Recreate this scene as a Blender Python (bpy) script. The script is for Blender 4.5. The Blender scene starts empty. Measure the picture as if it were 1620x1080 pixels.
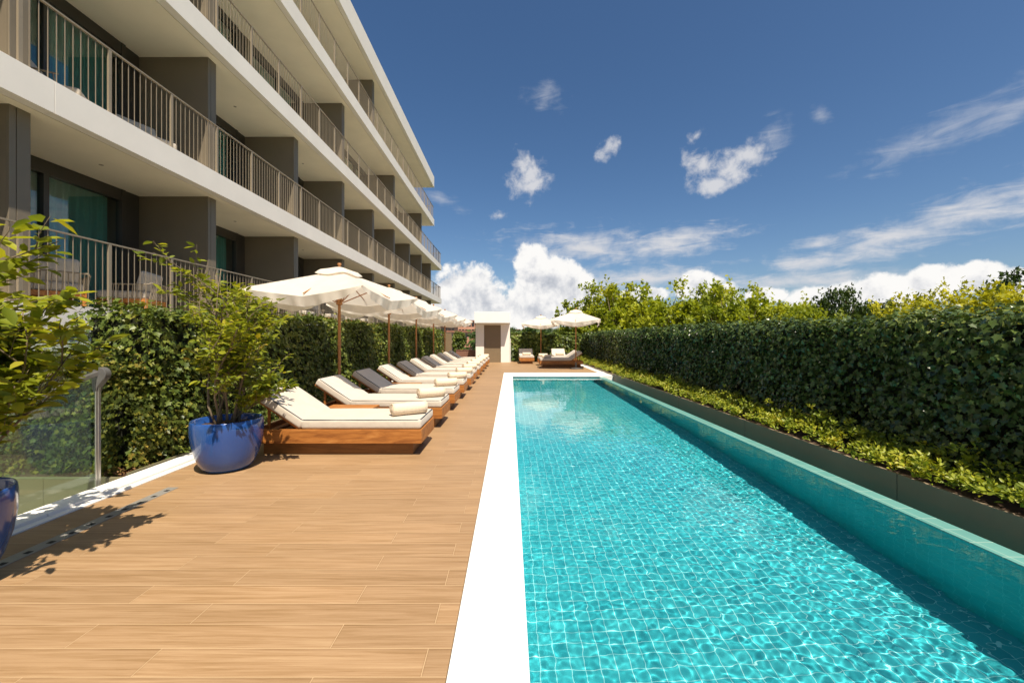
import bpy, bmesh, math, random
import numpy as np
from mathutils import Vector, Matrix
R = math.radians
sc = bpy.context.scene
col = sc.collection
rng = np.random.default_rng(7)
random.seed(7)

# ------------------------------------------------------------------ camera
F, VX, VY, H = 650.0, 807.5, 534.0, 1.40        # focal length and horizon of the photo in its pixels; eye height
cam = bpy.data.cameras.new('camera')
cam.sensor_width = 36.0
cam.lens = 36.0 * F / 1620.0
cam.shift_x = (810 - VX) / 1620.0
cam.shift_y = -(540 - VY) / 1620.0
cam.clip_start = 0.05
cam.clip_end = 6000
co = bpy.data.objects.new('camera', cam)
col.objects.link(co)
co.location = (0, 0, H)
co.rotation_euler = (R(90), 0, 0)
sc.camera = co

# ------------------------------------------------------------------ light
SUN = Vector((0.245, -0.50, 1.0)).normalized()
sl = bpy.data.lights.new('sun', 'SUN')
sl.energy = 5.0
sl.angle = R(0.53)
sl.color = (1.0, 0.90, 0.74)
so = bpy.data.objects.new('sun', sl)
col.objects.link(so)
so.rotation_euler = SUN.to_track_quat('Z', 'Y').to_euler()
so.location = SUN * 60
sl.cycles.is_caustics_light = True

sc.view_settings.view_transform = 'Standard'
sc.view_settings.look = 'None'
sc.view_settings.exposure = 0.62
sc.view_settings.gamma = 1.0
sc.cycles.max_bounces = 10
sc.cycles.diffuse_bounces = 4
sc.cycles.glossy_bounces = 4
sc.cycles.transmission_bounces = 8
sc.cycles.transparent_max_bounces = 16
sc.cycles.sample_clamp_indirect = 6.0

# ------------------------------------------------------------------ node helpers
def new_mat(name):
    m = bpy.data.materials.new(name)
    m.use_nodes = True
    nt = m.node_tree
    nt.nodes.clear()
    return m, nt

class NT:
    def __init__(s, nt):
        s.nt = nt
    def n(s, t, **kw):
        nd = s.nt.nodes.new(t)
        for k, v in kw.items():
            setattr(nd, k, v)
        return nd
    def put(s, sock, v):
        if v is None:
            return
        if hasattr(v, 'links') or isinstance(v, bpy.types.NodeSocket):
            s.nt.links.new(v, sock)
        else:
            if sock.type == 'RGBA' and len(v) == 3:
                v = (*v, 1)
            sock.default_value = v
    def math(s, op, a, b=None, c=None, clamp=False):
        nd = s.n('ShaderNodeMath', operation=op)
        nd.use_clamp = clamp
        s.put(nd.inputs[0], a); s.put(nd.inputs[1], b); s.put(nd.inputs[2], c)
        return nd.outputs[0]
    def vmath(s, op, a, b=None, scale=None):
        nd = s.n('ShaderNodeVectorMath', operation=op)
        s.put(nd.inputs[0], a)
        if b is not None: s.put(nd.inputs[1], b)
        if scale is not None: s.put(nd.inputs['Scale'], scale)
        return nd.outputs['Value'] if op in ('LENGTH', 'DOT_PRODUCT', 'DISTANCE') else nd.outputs[0]
    def mix(s, f, a, b, mode='MIX'):
        nd = s.n('ShaderNodeMix', data_type='RGBA', blend_type=mode)
        s.put(nd.inputs[0], f); s.put(nd.inputs[6], a); s.put(nd.inputs[7], b)
        return nd.outputs[2]
    def ramp(s, f, stops, interp='LINEAR'):
        nd = s.n('ShaderNodeValToRGB')
        nd.color_ramp.interpolation = interp
        el = nd.color_ramp.elements
        while len(el) < len(stops): el.new(0.5)
        for e, (p, c) in zip(el, stops):
            e.position = p
            e.color = (*c, 1) if hasattr(c, '__len__') else (c, c, c, 1)
        s.put(nd.inputs[0], f)
        return nd.outputs[0]
    def noise(s, vec, scale, detail=4, rough=0.55, dist=0.0):
        nd = s.n('ShaderNodeTexNoise')
        s.put(nd.inputs['Vector'], vec)
        nd.inputs['Scale'].default_value = scale
        nd.inputs['Detail'].default_value = detail
        nd.inputs['Roughness'].default_value = rough
        nd.inputs['Distortion'].default_value = dist
        return nd.outputs['Fac']
    def mapping(s, vec, loc=(0, 0, 0), rot=(0, 0, 0), scale=(1, 1, 1), typ='POINT'):
        nd = s.n('ShaderNodeMapping', vector_type=typ)
        s.put(nd.inputs[0], vec)
        nd.inputs['Location'].default_value = loc
        nd.inputs['Rotation'].default_value = rot
        nd.inputs['Scale'].default_value = scale
        return nd.outputs[0]
    def obj(s):
        return s.n('ShaderNodeTexCoord').outputs['Object']
    def smooth(s, v, lo, hi):
        nd = s.n('ShaderNodeMapRange', interpolation_type='SMOOTHSTEP')
        s.put(nd.inputs[0], v)
        nd.inputs[1].default_value = lo
        nd.inputs[2].default_value = hi
        return nd.outputs[0]
    def bump(s, h, strength=0.3, dist=0.01):
        nd = s.n('ShaderNodeBump')
        nd.inputs['Strength'].default_value = strength
        nd.inputs['Distance'].default_value = dist
        s.put(nd.inputs['Height'], h)
        return nd.outputs[0]
    def principled(s, color, rough=0.6, bump=None, spec=0.5, metal=0.0, coat=0.0, sheen=0.0):
        p = s.n('ShaderNodeBsdfPrincipled')
        s.put(p.inputs['Base Color'], color)
        s.put(p.inputs['Roughness'], rough)
        p.inputs['Specular IOR Level'].default_value = spec
        p.inputs['Metallic'].default_value = metal
        p.inputs['Coat Weight'].default_value = coat
        p.inputs['Coat Roughness'].default_value = 0.06
        p.inputs['Sheen Weight'].default_value = sheen
        if bump is not None: s.put(p.inputs['Normal'], bump)
        return p.outputs[0]
    def out(s, sh):
        o = s.n('ShaderNodeOutputMaterial')
        s.nt.links.new(sh, o.inputs['Surface'])

# ------------------------------------------------------------------ world: Nishita sky with clouds by direction
def build_world():
    w = bpy.data.worlds.new('World')
    sc.world = w
    w.use_nodes = True
    nt = w.node_tree
    nt.nodes.clear()
    g = NT(nt)
    sky = g.n('ShaderNodeTexSky', sky_type='NISHITA')
    sky.sun_disc = False
    sky.sun_elevation = math.asin(SUN.z)
    sky.sun_rotation = math.atan2(SUN.x, SUN.y)
    sky.altitude = 100
    sky.air_density = 0.9
    sky.dust_density = 1.3
    sky.ozone_density = 2.2
    d = g.n('ShaderNodeTexCoord').outputs['Generated']
    sep = g.n('ShaderNodeSeparateXYZ')
    g.put(sep.inputs[0], d)
    az = g.math('ARCTAN2', sep.outputs[0], sep.outputs[1])
    el = g.math('ARCSINE', sep.outputs[2])
    cb = g.n('ShaderNodeCombineXYZ')
    g.put(cb.inputs[0], az); g.put(cb.inputs[1], el)
    ae = cb.outputs[0]
    def place(px, py):
        u = (px - VX) / F; v = (VY - py) / F
        a = math.atan(u)
        return a, math.atan(v * math.cos(a)), math.cos(a)
    def blobs(lst):
        acc = None
        for (px, py, w_, h_, rot) in lst:
            a, e, c = place(px, py)
            v = g.mapping(ae, (a, e, 0), (0, 0, R(rot)), (w_ / F * c * c, h_ / F * c, 1), 'TEXTURE')
            q = g.math('SUBTRACT', 1.0, g.vmath('LENGTH', v))
            acc = q if acc is None else g.math('MAXIMUM', acc, q)
        return acc
    # cumulus: towers over the horizon and three loose puffs
    cum = [(745, 478, 75, 62, 0), (712, 495, 60, 48, 0), (775, 492, 60, 44, 0), (840, 418, 34, 40, 8),
           (862, 448, 66, 48, 0), (905, 462, 52, 44, 0), (850, 490, 95, 50, 0), (1105, 452, 52, 32, -12), (1135, 470, 60, 28, 0),
           (1205, 468, 45, 16, 0), (1015, 466, 60, 14, 0), (1310, 474, 80, 24, 0), (1395, 462, 90, 34, 6),
           (1470, 448, 95, 34, 12), (1550, 440, 60, 36, 8), (1610, 450, 60, 34, 0), (1700, 440, 120, 44, 0),
           (1900, 450, 200, 50, 0), (600, 480, 120, 60, 0), (400, 470, 150, 60, 0), (100, 460, 200, 70, 0)]
    puffs = [(836, 284, 42, 36, 0), (826, 266, 22, 30, 10), (1152, 268, 66, 30, 14), (1185, 246, 46, 28, 10), (1110, 262, 44, 26, -8), (1130, 290, 40, 22, 0),
             (960, 236, 24, 15, 25), (1103, 214, 18, 12, 30), (789, 341, 18, 10, 0)]
    dn1 = g.noise(d, 9.0, 10, 0.62, 0.25)
    dn2 = g.noise(d, 30.0, 8, 0.6, 0.2)
    bc = blobs(cum)
    bp = blobs(puffs)
    nmix = g.math('ADD', g.math('MULTIPLY', g.math('SUBTRACT', dn1, 0.5), 0.9), g.math('MULTIPLY', g.math('SUBTRACT', dn2, 0.5), 0.9))
    densc = g.math('ADD', bc, nmix)
    dc = g.smooth(densc, 0.08, 0.34)
    densp = g.math('ADD', bp, g.math('MULTIPLY', g.math('SUBTRACT', dn2, 0.5), 2.6))
    dp = g.math('MULTIPLY', g.smooth(densp, 0.05, 1.05), 0.9)
    # cirrus: long streaks
    cir = [(930, 392, 170, 36, -3), (1060, 385, 130, 32, 4), (1400, 380, 200, 34, 10), (1530, 340, 190, 44, 15), (1660, 305, 150, 52, 17),
           (1300, 412, 120, 24, 3), (1290, 386, 60, 14, 0), (1260, 445, 190, 24, 0), (1000, 440, 200, 22, 0)]
    bs = blobs(cir)
    vs = g.mapping(ae, (0, 0, 0), (0, 0, R(-12)), (5, 22, 1))
    cn = g.noise(vs, 2.2, 9, 0.62, 0.7)
    cn2 = g.noise(ae, 26.0, 6, 0.6, 0.3)
    dens_s = g.math('ADD', bs, g.math('ADD', g.math('MULTIPLY', g.math('SUBTRACT', cn, 0.5), 2.0), g.math('MULTIPLY', g.math('SUBTRACT', cn2, 0.5), 1.0)))
    ds = g.math('MULTIPLY', g.smooth(dens_s, 0.0, 1.25), 0.95)
    bf = blobs([(1490, 208, 200, 34, 16), (1600, 178, 140, 34, 20), (700, 316, 50, 14, -20), (866, 154, 44, 20, 0), (1225, 215, 40, 26, 60), (1297, 180, 16, 20, 60)])
    df = g.math('MULTIPLY', g.smooth(g.math('ADD', bf, g.math('ADD', g.math('MULTIPLY', g.math('SUBTRACT', cn, 0.5), 2.0), g.math('MULTIPLY', g.math('SUBTRACT', cn2, 0.5), 1.2))), 0.0, 1.6), 0.5)
    ds = g.math('MAXIMUM', ds, df)
    # shading of the cumulus: thick parts and undersides greyer
    up = g.vmath('ADD', d, (SUN.x * 0.018, SUN.y * 0.018, SUN.z * 0.030))
    s1 = g.noise(up, 9.0, 10, 0.62, 0.25)
    s2 = g.noise(up, 30.0, 8, 0.6, 0.2)
    grad = g.math('ADD', g.math('MULTIPLY', g.math('SUBTRACT', dn1, s1), 2.2), g.math('MULTIPLY', g.math('SUBTRACT', dn2, s2), 0.8))
    inner = g.smooth(bc, 0.25, 1.0)
    lit = g.math('SUBTRACT', g.math('ADD', 0.96, grad), g.math('MULTIPLY', inner, 0.26), None, True)
    ccol = g.ramp(lit, [(0.0, (0.36, 0.40, 0.47)), (0.45, (0.62, 0.64, 0.69)), (0.85, (0.94, 0.93, 0.92)), (1.0, (1.0, 0.985, 0.96))])
    b_sky = g.n('ShaderNodeBackground')
    hsv = g.n('ShaderNodeHueSaturation')
    hsv.inputs['Saturation'].default_value = 1.19
    g.put(hsv.inputs['Color'], sky.outputs[0])
    g.put(b_sky.inputs[0], hsv.outputs[0])
    b_sky.inputs[1].default_value = 0.072
    b_c = g.n('ShaderNodeBackground')
    g.put(b_c.inputs[0], ccol)
    b_c.inputs[1].default_value = 0.64
    b_s = g.n('ShaderNodeBackground')
    b_s.inputs[0].default_value = (0.90, 0.90, 0.93, 1)
    b_s.inputs[1].default_value = 0.52
    above = g.smooth(el, -0.02, 0.01)
    def mixs(f, a, b):
        m = g.n('ShaderNodeMixShader')
        g.put(m.inputs[0], f)
        nt.links.new(a, m.inputs[1]); nt.links.new(b, m.inputs[2])
        return m.outputs[0]
    r = mixs(ds, b_sky.outputs[0], b_s.outputs[0])
    r = mixs(dp, r, b_s.outputs[0])
    r = mixs(g.math('MULTIPLY', dc, above), r, b_c.outputs[0])
    o = g.n('ShaderNodeOutputWorld')
    nt.links.new(r, o.inputs[0])
    w.cycles.sampling_method = 'MANUAL'
    w.cycles.sample_map_resolution = 512
build_world()

# ------------------------------------------------------------------ materials
def mat_simple(name, color, rough=0.6, var=0.12, scale=3.0, bump=0.0, bscale=60, spec=0.4, metal=0.0, coat=0.0, sheen=0.0, stretch=(1, 1, 1)):
    m, nt = new_mat(name)
    g = NT(nt)
    v = g.mapping(g.obj(), scale=stretch)
    f = g.noise(v, scale, 6, 0.6)
    c0 = tuple(c * (1 - var) for c in color)
    c1 = tuple(min(1, c * (1 + var)) for c in color)
    colr = g.ramp(f, [(0.3, c0), (0.7, c1)])
    b = g.bump(g.noise(v, bscale, 4), bump, 0.01) if bump else None
    g.out(g.principled(colr, rough, b, spec, metal, coat, sheen))
    return m

def mat_deck():
    m, nt = new_mat('deck_tile')
    g = NT(nt)
    o = g.obj()
    br = g.n('ShaderNodeTexBrick')
    g.put(br.inputs['Vector'], g.mapping(o, (0.37, 0.03, 0)))
    br.offset = 0.37; br.offset_frequency = 2; br.squash = 1
    br.inputs['Scale'].default_value = 1.0
    br.inputs['Brick Width'].default_value = 1.2
    br.inputs['Row Height'].default_value = 0.157
    br.inputs['Mortar Size'].default_value = 0.0018
    br.inputs['Mortar Smooth'].default_value = 0.2
    br.inputs['Bias'].default_value = 0.0
    br.inputs['Color1'].default_value = (0, 0, 0, 1)
    br.inputs['Color2'].default_value = (1, 1, 1, 1)
    br.inputs['Mortar'].default_value = (0.5, 0.5, 0.5, 1)
    tone = br.outputs['Color']
    mort = br.outputs['Fac']
    # grain: stretched along the plank (x), shifted from plank to plank
    shift = g.vmath('SCALE', tone, None, 17.0)
    gv = g.vmath('ADD', g.mapping(o, scale=(1.1, 24, 1)), shift)
    n1 = g.noise(gv, 1.6, 8, 0.62, 0.6)
    n2 = g.noise(g.vmath('ADD', g.mapping(o, scale=(1.6, 85, 1)), shift), 1.8, 5, 0.65, 0.2)
    n3 = g.noise(o, 0.5, 3)
    f = g.math('ADD', g.math('MULTIPLY', n1, 0.66), g.math('MULTIPLY', n2, 0.44))
    base = g.ramp(f, [(0.28, (0.19, 0.108, 0.046)), (0.46, (0.285, 0.172, 0.082)), (0.58, (0.345, 0.217, 0.114)), (0.66, (0.375, 0.243, 0.130)), (0.84, (0.45, 0.305, 0.172))])
    tonev = g.ramp(tone, [(0.0, 0.90), (1.0, 1.06)])
    base = g.mix(1.0, base, tonev, 'MULTIPLY')
    base = g.mix(1.0, base, g.ramp(n3, [(0.3, 0.93), (0.7, 1.06)]), 'MULTIPLY')
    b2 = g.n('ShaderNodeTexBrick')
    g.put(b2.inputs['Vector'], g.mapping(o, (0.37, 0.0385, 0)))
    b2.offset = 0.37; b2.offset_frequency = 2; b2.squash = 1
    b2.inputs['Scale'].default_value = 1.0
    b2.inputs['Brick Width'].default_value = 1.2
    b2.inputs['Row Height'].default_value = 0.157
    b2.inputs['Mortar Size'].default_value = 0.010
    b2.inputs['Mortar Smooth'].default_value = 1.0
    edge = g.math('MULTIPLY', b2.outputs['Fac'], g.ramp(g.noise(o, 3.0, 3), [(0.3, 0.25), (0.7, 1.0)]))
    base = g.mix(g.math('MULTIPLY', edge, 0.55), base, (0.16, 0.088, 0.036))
    # hollow plank edges: their shade is painted as a darker line by the joint
    colr = g.mix(mort, base, (0.47, 0.325, 0.185))
    hgt = g.math('ADD', g.math('MULTIPLY', mort, -1.0), g.math('MULTIPLY', n2, 0.25))
    g.out(g.principled(colr, g.math('ADD', 0.42, g.math('MULTIPLY', n1, 0.2)), g.bump(hgt, 0.35, 0.004), 0.4))
    return m

def mat_pool(name, size, c0, c1, grout, wall=None):
    m, nt = new_mat(name)
    g = NT(nt)
    o = g.obj()
    if wall == 'x': o = g.mapping(o, rot=(0, R(90), 0))
    if wall == 'y': o = g.mapping(o, rot=(R(90), 0, 0))
    br = g.n('ShaderNodeTexBrick')
    g.put(br.inputs['Vector'], o)
    br.offset = 0.0; br.squash = 1
    br.inputs['Scale'].default_value = 1.0
    br.inputs['Brick Width'].default_value = size
    br.inputs['Row Height'].default_value = size
    br.inputs['Mortar Size'].default_value = size * 0.022
    br.inputs['Mortar Smooth'].default_value = 0.3
    br.inputs['Color1'].default_value = (0, 0, 0, 1)
    br.inputs['Color2'].default_value = (1, 1, 1, 1)
    br.inputs['Mortar'].default_value = (0.5, 0.5, 0.5, 1)
    t = g.mix(br.outputs['Color'], c0, c1)
    cl = g.noise(g.obj(), 1.2, 4)
    t = g.mix(1.0, t, g.ramp(cl, [(0.3, 0.9), (0.7, 1.08)]), 'MULTIPLY')
    colr = g.mix(br.outputs['Fac'], t, grout)
    g.out(g.principled(colr, 0.35, None, 0.4))
    return m

def mat_wood(name, dark, mid, light, axis=(1.2, 14, 14), rough=0.5):
    m, nt = new_mat(name)
    g = NT(nt)
    v = g.mapping(g.obj(), scale=axis)
    n1 = g.noise(v, 1.4, 8, 0.62, 1.2)
    n2 = g.noise(g.mapping(g.obj(), scale=tuple(a * 4 for a in axis)), 2.0, 4, 0.6)
    f = g.math('ADD', g.math('MULTIPLY', n1, 0.8), g.math('MULTIPLY', n2, 0.22))
    c = g.ramp(f, [(0.32, dark), (0.52, mid), (0.74, light)])
    g.out(g.principled(c, rough, g.bump(n2, 0.15, 0.003), 0.4))
    return m

def mat_fabric(name, color, trans=0.0, bump=0.25, scale=14, weave=420):
    m, nt = new_mat(name)
    g = NT(nt)
    o = g.obj()
    n = g.noise(o, scale, 5, 0.6, 0.4)
    wv = g.noise(o, weave, 2, 0.5)
    c = g.ramp(n, [(0.3, tuple(x * 0.94 for x in color)), (0.7, tuple(min(1, x * 1.04) for x in color))])
    h = g.math('ADD', g.math('MULTIPLY', n, 1.0), g.math('MULTIPLY', wv, 0.12))
    p = g.principled(c, 0.85, g.bump(h, bump, 0.02), 0.15, sheen=0.15)
    if trans:
        t = g.n('ShaderNodeBsdfTranslucent')
        g.put(t.inputs[0], c)
        mx = g.n('ShaderNodeMixShader')
        mx.inputs[0].default_value = trans
        nt.links.new(p, mx.inputs[1]); nt.links.new(t.outputs[0], mx.inputs[2])
        p = mx.outputs[0]
    g.out(p)
    return m

def mat_leaf(name, stops, trans=0.3, rough=0.45, spec=0.4, patch=0.6):
    m, nt = new_mat(name)
    g = NT(nt)
    a = g.n('ShaderNodeAttribute', attribute_name='rnd')
    f = a.outputs['Fac']
    pn = g.noise(g.obj(), patch, 4, 0.6)
    f = g.math('ADD', g.math('MULTIPLY', f, 0.75), g.math('MULTIPLY', g.math('SUBTRACT', pn, 0.38), 1.1), None, True)
    c = g.ramp(f, stops)
    p = g.principled(c, rough, None, spec)
    t = g.n('ShaderNodeBsdfTranslucent')
    g.put(t.inputs[0], g.mix(1.0, c, (1.25, 1.2, 0.55), 'MULTIPLY'))
    mx = g.n('ShaderNodeMixShader')
    mx.inputs[0].default_value = trans
    nt.links.new(p, mx.inputs[1]); nt.links.new(t.outputs[0], mx.inputs[2])
    g.out(mx.outputs[0])
    return m

def mat_glass(name, tint=(0.75, 0.88, 0.85), refl=1.0, boost=1.5):
    m, nt = new_mat(name)
    g = NT(nt)
    tr = g.n('ShaderNodeBsdfTransparent')
    tr.inputs[0].default_value = (*tint, 1)
    gl = g.n('ShaderNodeBsdfGlossy')
    gl.inputs['Roughness'].default_value = 0.0
    gl.inputs[0].default_value = (refl, refl, refl, 1)
    ge = g.n('ShaderNodeNewGeometry')
    c = g.math('ABSOLUTE', g.vmath('DOT_PRODUCT', ge.outputs['Incoming'], ge.outputs['Normal']))
    fr = g.math('ADD', 0.045, g.math('MULTIPLY', 0.955, g.math('POWER', g.math('SUBTRACT', 1.0, c, None, True), 5.0)))
    f2 = g.math('MULTIPLY', fr, boost, None, True)
    mx = g.n('ShaderNodeMixShader')
    g.put(mx.inputs[0], f2)
    nt.links.new(tr.outputs[0], mx.inputs[1]); nt.links.new(gl.outputs[0], mx.inputs[2])
    g.out(mx.outputs[0])
    return m

def mat_water():
    m, nt = new_mat('water')
    g = NT(nt)
    p = g.n('ShaderNodeBsdfPrincipled')
    p.inputs['Base Color'].default_value = (0.92, 1.0, 1.0, 1)
    p.inputs['Roughness'].default_value = 0.0
    p.inputs['IOR'].default_value = 1.333
    p.inputs['Transmission Weight'].default_value = 1.0
    g.out(p.outputs[0])
    return m

M = {}
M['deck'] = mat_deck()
M['white'] = mat_simple('white_coping', (0.80, 0.79, 0.76), 0.55, 0.03, 2.0, 0.08, 90)
M['kerb'] = mat_simple('white_kerb', (0.78, 0.76, 0.72), 0.55, 0.05, 4.0, 0.1, 60)
M['render'] = mat_simple('white_render', (0.80, 0.75, 0.69), 0.75, 0.035, 1.2, 0.06, 120)
M['soffit'] = mat_simple('soffit_render', (0.84, 0.765, 0.62), 0.8, 0.05, 0.9, 0.05, 80)
M['taupe'] = mat_simple('taupe_panel', (0.185, 0.152, 0.108), 0.5, 0.05, 1.5, 0.03, 80)
M['dark_frame'] = mat_simple('bronze_frame', (0.045, 0.038, 0.030), 0.4, 0.08, 3, spec=0.5)
M['rail'] = mat_simple('beige_metal', (0.27, 0.22, 0.155), 0.45, 0.05, 3, spec=0.5)
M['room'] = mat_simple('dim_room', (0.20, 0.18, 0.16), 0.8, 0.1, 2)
M['curtain'] = mat_fabric('teal_curtain', (0.11, 0.37, 0.335), 0.35, 0.1)
M['glass'] = mat_glass('window_glass', (0.88, 0.95, 0.93), 1.0, 1.8)
M['clear_glass'] = mat_glass('clear_glass', (0.90, 0.97, 0.94), 1.0, 0.8)
M['pool'] = mat_pool('pool_tile', 0.098, (0.026, 0.365, 0.43), (0.050, 0.47, 0.53), (0.40, 0.80, 0.82))
M['pool_x'] = mat_pool('pool_wall_tile', 0.098, (0.004, 0.40, 0.43), (0.006, 0.44, 0.47), (0.06, 0.52, 0.54), 'x')
M['pool_y'] = mat_pool('pool_end_tile', 0.098, (0.004, 0.40, 0.43), (0.006, 0.44, 0.47), (0.06, 0.52, 0.54), 'y')
M['band'] = mat_pool('waterline_mosaic', 0.10, (0.03, 0.17, 0.18), (0.07, 0.28, 0.29), (0.35, 0.5, 0.48), 'y')
M['weir'] = mat_pool('weir_tile', 0.196, (0.105, 0.285, 0.265), (0.135, 0.325, 0.30), (0.30, 0.43, 0.38))
M['water'] = mat_water()
M['planter'] = mat_simple('planter_metal', (0.26, 0.195, 0.135), 0.5, 0.08, 1.2, spec=0.4)
M['planter_left'] = mat_simple('khaki_planter', (0.17, 0.155, 0.088), 0.5, 0.06, 1.2)
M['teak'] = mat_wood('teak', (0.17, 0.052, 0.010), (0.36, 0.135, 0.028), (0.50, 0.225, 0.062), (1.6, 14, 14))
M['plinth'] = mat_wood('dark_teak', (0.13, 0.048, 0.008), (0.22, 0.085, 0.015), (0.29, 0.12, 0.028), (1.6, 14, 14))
M['teak_y'] = mat_wood('teak_pole', (0.22, 0.085, 0.022), (0.36, 0.155, 0.05), (0.48, 0.24, 0.09), (14, 14, 1.0))
M['cushion'] = mat_fabric('cream_cushion', (0.55, 0.485, 0.405), 0.0, 0.3, 9)
M['piping'] = mat_simple('navy_piping', (0.035, 0.045, 0.06), 0.7)
M['towel'] = mat_fabric('cream_towel', (0.70, 0.57, 0.42), 0.0, 0.5, 40, 300)
M['canvas'] = mat_fabric('canvas', (0.86, 0.79, 0.69), 0.40, 0.25, 5)
M['pot'] = mat_simple('blue_glaze', (0.016, 0.066, 0.25), 0.16, 0.08, 4, 0.06, 30, 0.5, 0, 0.45)
M['soil'] = mat_simple('soil', (0.07, 0.04, 0.025), 0.95, 0.5, 14, 0.9, 40)
M['bark'] = mat_simple('bark', (0.16, 0.12, 0.075), 0.85, 0.3, 12, 0.5, 50)
M['steel'] = mat_simple('brushed_steel', (0.55, 0.53, 0.50), 0.32, 0.06, 4, metal=0.9)
M['grey_metal'] = mat_simple('grey_metal', (0.14, 0.135, 0.13), 0.4, 0.1, 5, metal=0.3)
M['slot'] = mat_simple('drain_steel', (0.34, 0.32, 0.29), 0.45, 0.12, 5, metal=0.4)
M['black'] = mat_simple('dark_slot', (0.02, 0.02, 0.02), 0.8)
M['door'] = mat_simple('brown_door', (0.20, 0.145, 0.085), 0.5, 0.05, 2)
M['stone'] = mat_simple('beige_stone', (0.50, 0.46, 0.40), 0.6, 0.05, 2)
M['terracotta'] = mat_simple('terracotta_plaster', (0.52, 0.26, 0.17), 0.85, 0.15, 0.3)
M['pink'] = mat_simple('pink_plaster', (0.56, 0.33, 0.25), 0.85, 0.12, 0.3)
M['cream_wall'] = mat_simple('cream_plaster', (0.62, 0.50, 0.40), 0.85, 0.12, 0.3)
M['roof_tile'] = mat_simple('roof_tile', (0.27, 0.125, 0.08), 0.85, 0.3, 1.5)
M['win_dark'] = mat_simple('dark_window', (0.035, 0.03, 0.03), 0.3)
M['brown_wall'] = mat_simple('brown_wall', (0.20, 0.10, 0.07), 0.6, 0.1, 3)
M['terrain'] = mat_simple('terrain', (0.10, 0.11, 0.05), 0.95, 0.4, 0.05)
M['hill'] = mat_simple('hill', (0.05, 0.075, 0.03), 0.95, 0.4, 0.03)
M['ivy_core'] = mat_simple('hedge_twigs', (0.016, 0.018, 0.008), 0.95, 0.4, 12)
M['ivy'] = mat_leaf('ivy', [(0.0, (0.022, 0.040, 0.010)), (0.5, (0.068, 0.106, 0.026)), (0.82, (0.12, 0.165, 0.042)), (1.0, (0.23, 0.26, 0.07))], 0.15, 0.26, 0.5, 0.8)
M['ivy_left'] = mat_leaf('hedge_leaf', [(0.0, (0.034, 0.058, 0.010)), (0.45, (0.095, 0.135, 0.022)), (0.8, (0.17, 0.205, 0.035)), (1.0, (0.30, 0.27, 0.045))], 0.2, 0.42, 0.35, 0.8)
M['ivy_olive'] = mat_leaf('ivy_bush_leaf', [(0.0, (0.022, 0.034, 0.007)), (0.5, (0.065, 0.085, 0.013)), (0.78, (0.16, 0.16, 0.022)), (1.0, (0.32, 0.23, 0.045))], 0.22, 0.55, 0.18, 1.6)  # mixed leaf tones of the bush, dark olive to yellow brown
M['shrub'] = mat_leaf('shrub_leaf', [(0.0, (0.085, 0.125, 0.013)), (0.4, (0.22, 0.26, 0.022)), (0.78, (0.36, 0.37, 0.03)), (0.94, (0.42, 0.33, 0.03)), (1.0, (0.46, 0.22, 0.02))], 0.44, 0.4, 0.35, 1.8)
M['cover'] = mat_leaf('cover_leaf', [(0.0, (0.09, 0.135, 0.016)), (0.4, (0.24, 0.29, 0.026)), (0.75, (0.40, 0.40, 0.034)), (1.0, (0.54, 0.38, 0.04))], 0.3, 0.45, 0.35, 2.0)
M['plane'] = mat_leaf('plane_leaf', [(0.0, (0.10, 0.15, 0.013)), (0.45, (0.26, 0.31, 0.022)), (0.8, (0.40, 0.42, 0.026)), (1.0, (0.50, 0.46, 0.03))], 0.44, 0.5, 0.3, 0.35)
M['yellow_leaf'] = mat_leaf('yellow_leaf', [(0.0, (0.16, 0.19, 0.014)), (0.4, (0.37, 0.37, 0.022)), (0.8, (0.55, 0.50, 0.026)), (1.0, (0.64, 0.53, 0.04))], 0.38, 0.5, 0.3, 0.35)
M['dark_leaf'] = mat_leaf('dark_leaf', [(0.0, (0.018, 0.036, 0.008)), (0.5, (0.045, 0.08, 0.014)), (1.0, (0.10, 0.13, 0.025))], 0.25, 0.5, 0.3, 0.3)

# ------------------------------------------------------------------ object helpers
def tag(o, label=None, cat=None, group=None, kind=None):
    if label: o['label'] = label
    if cat: o['category'] = cat
    if group: o['group'] = group
    if kind: o['kind'] = kind
    return o

def empty(name, loc=(0, 0, 0), rz=0.0):
    o = bpy.data.objects.new(name, None)
    col.objects.link(o)
    o.location = loc
    o.rotation_euler = (0, 0, rz)
    o.empty_display_size = 0.2
    return o

def children_of(o, pool={}):
    return list(o.children)

def copy_tree(o, parent=None):
    c = o.copy()
    col.objects.link(c)
    if parent is not None:
        c.parent = parent
    for ch in children_of(o):
        copy_tree(ch, c)
    return c

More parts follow.
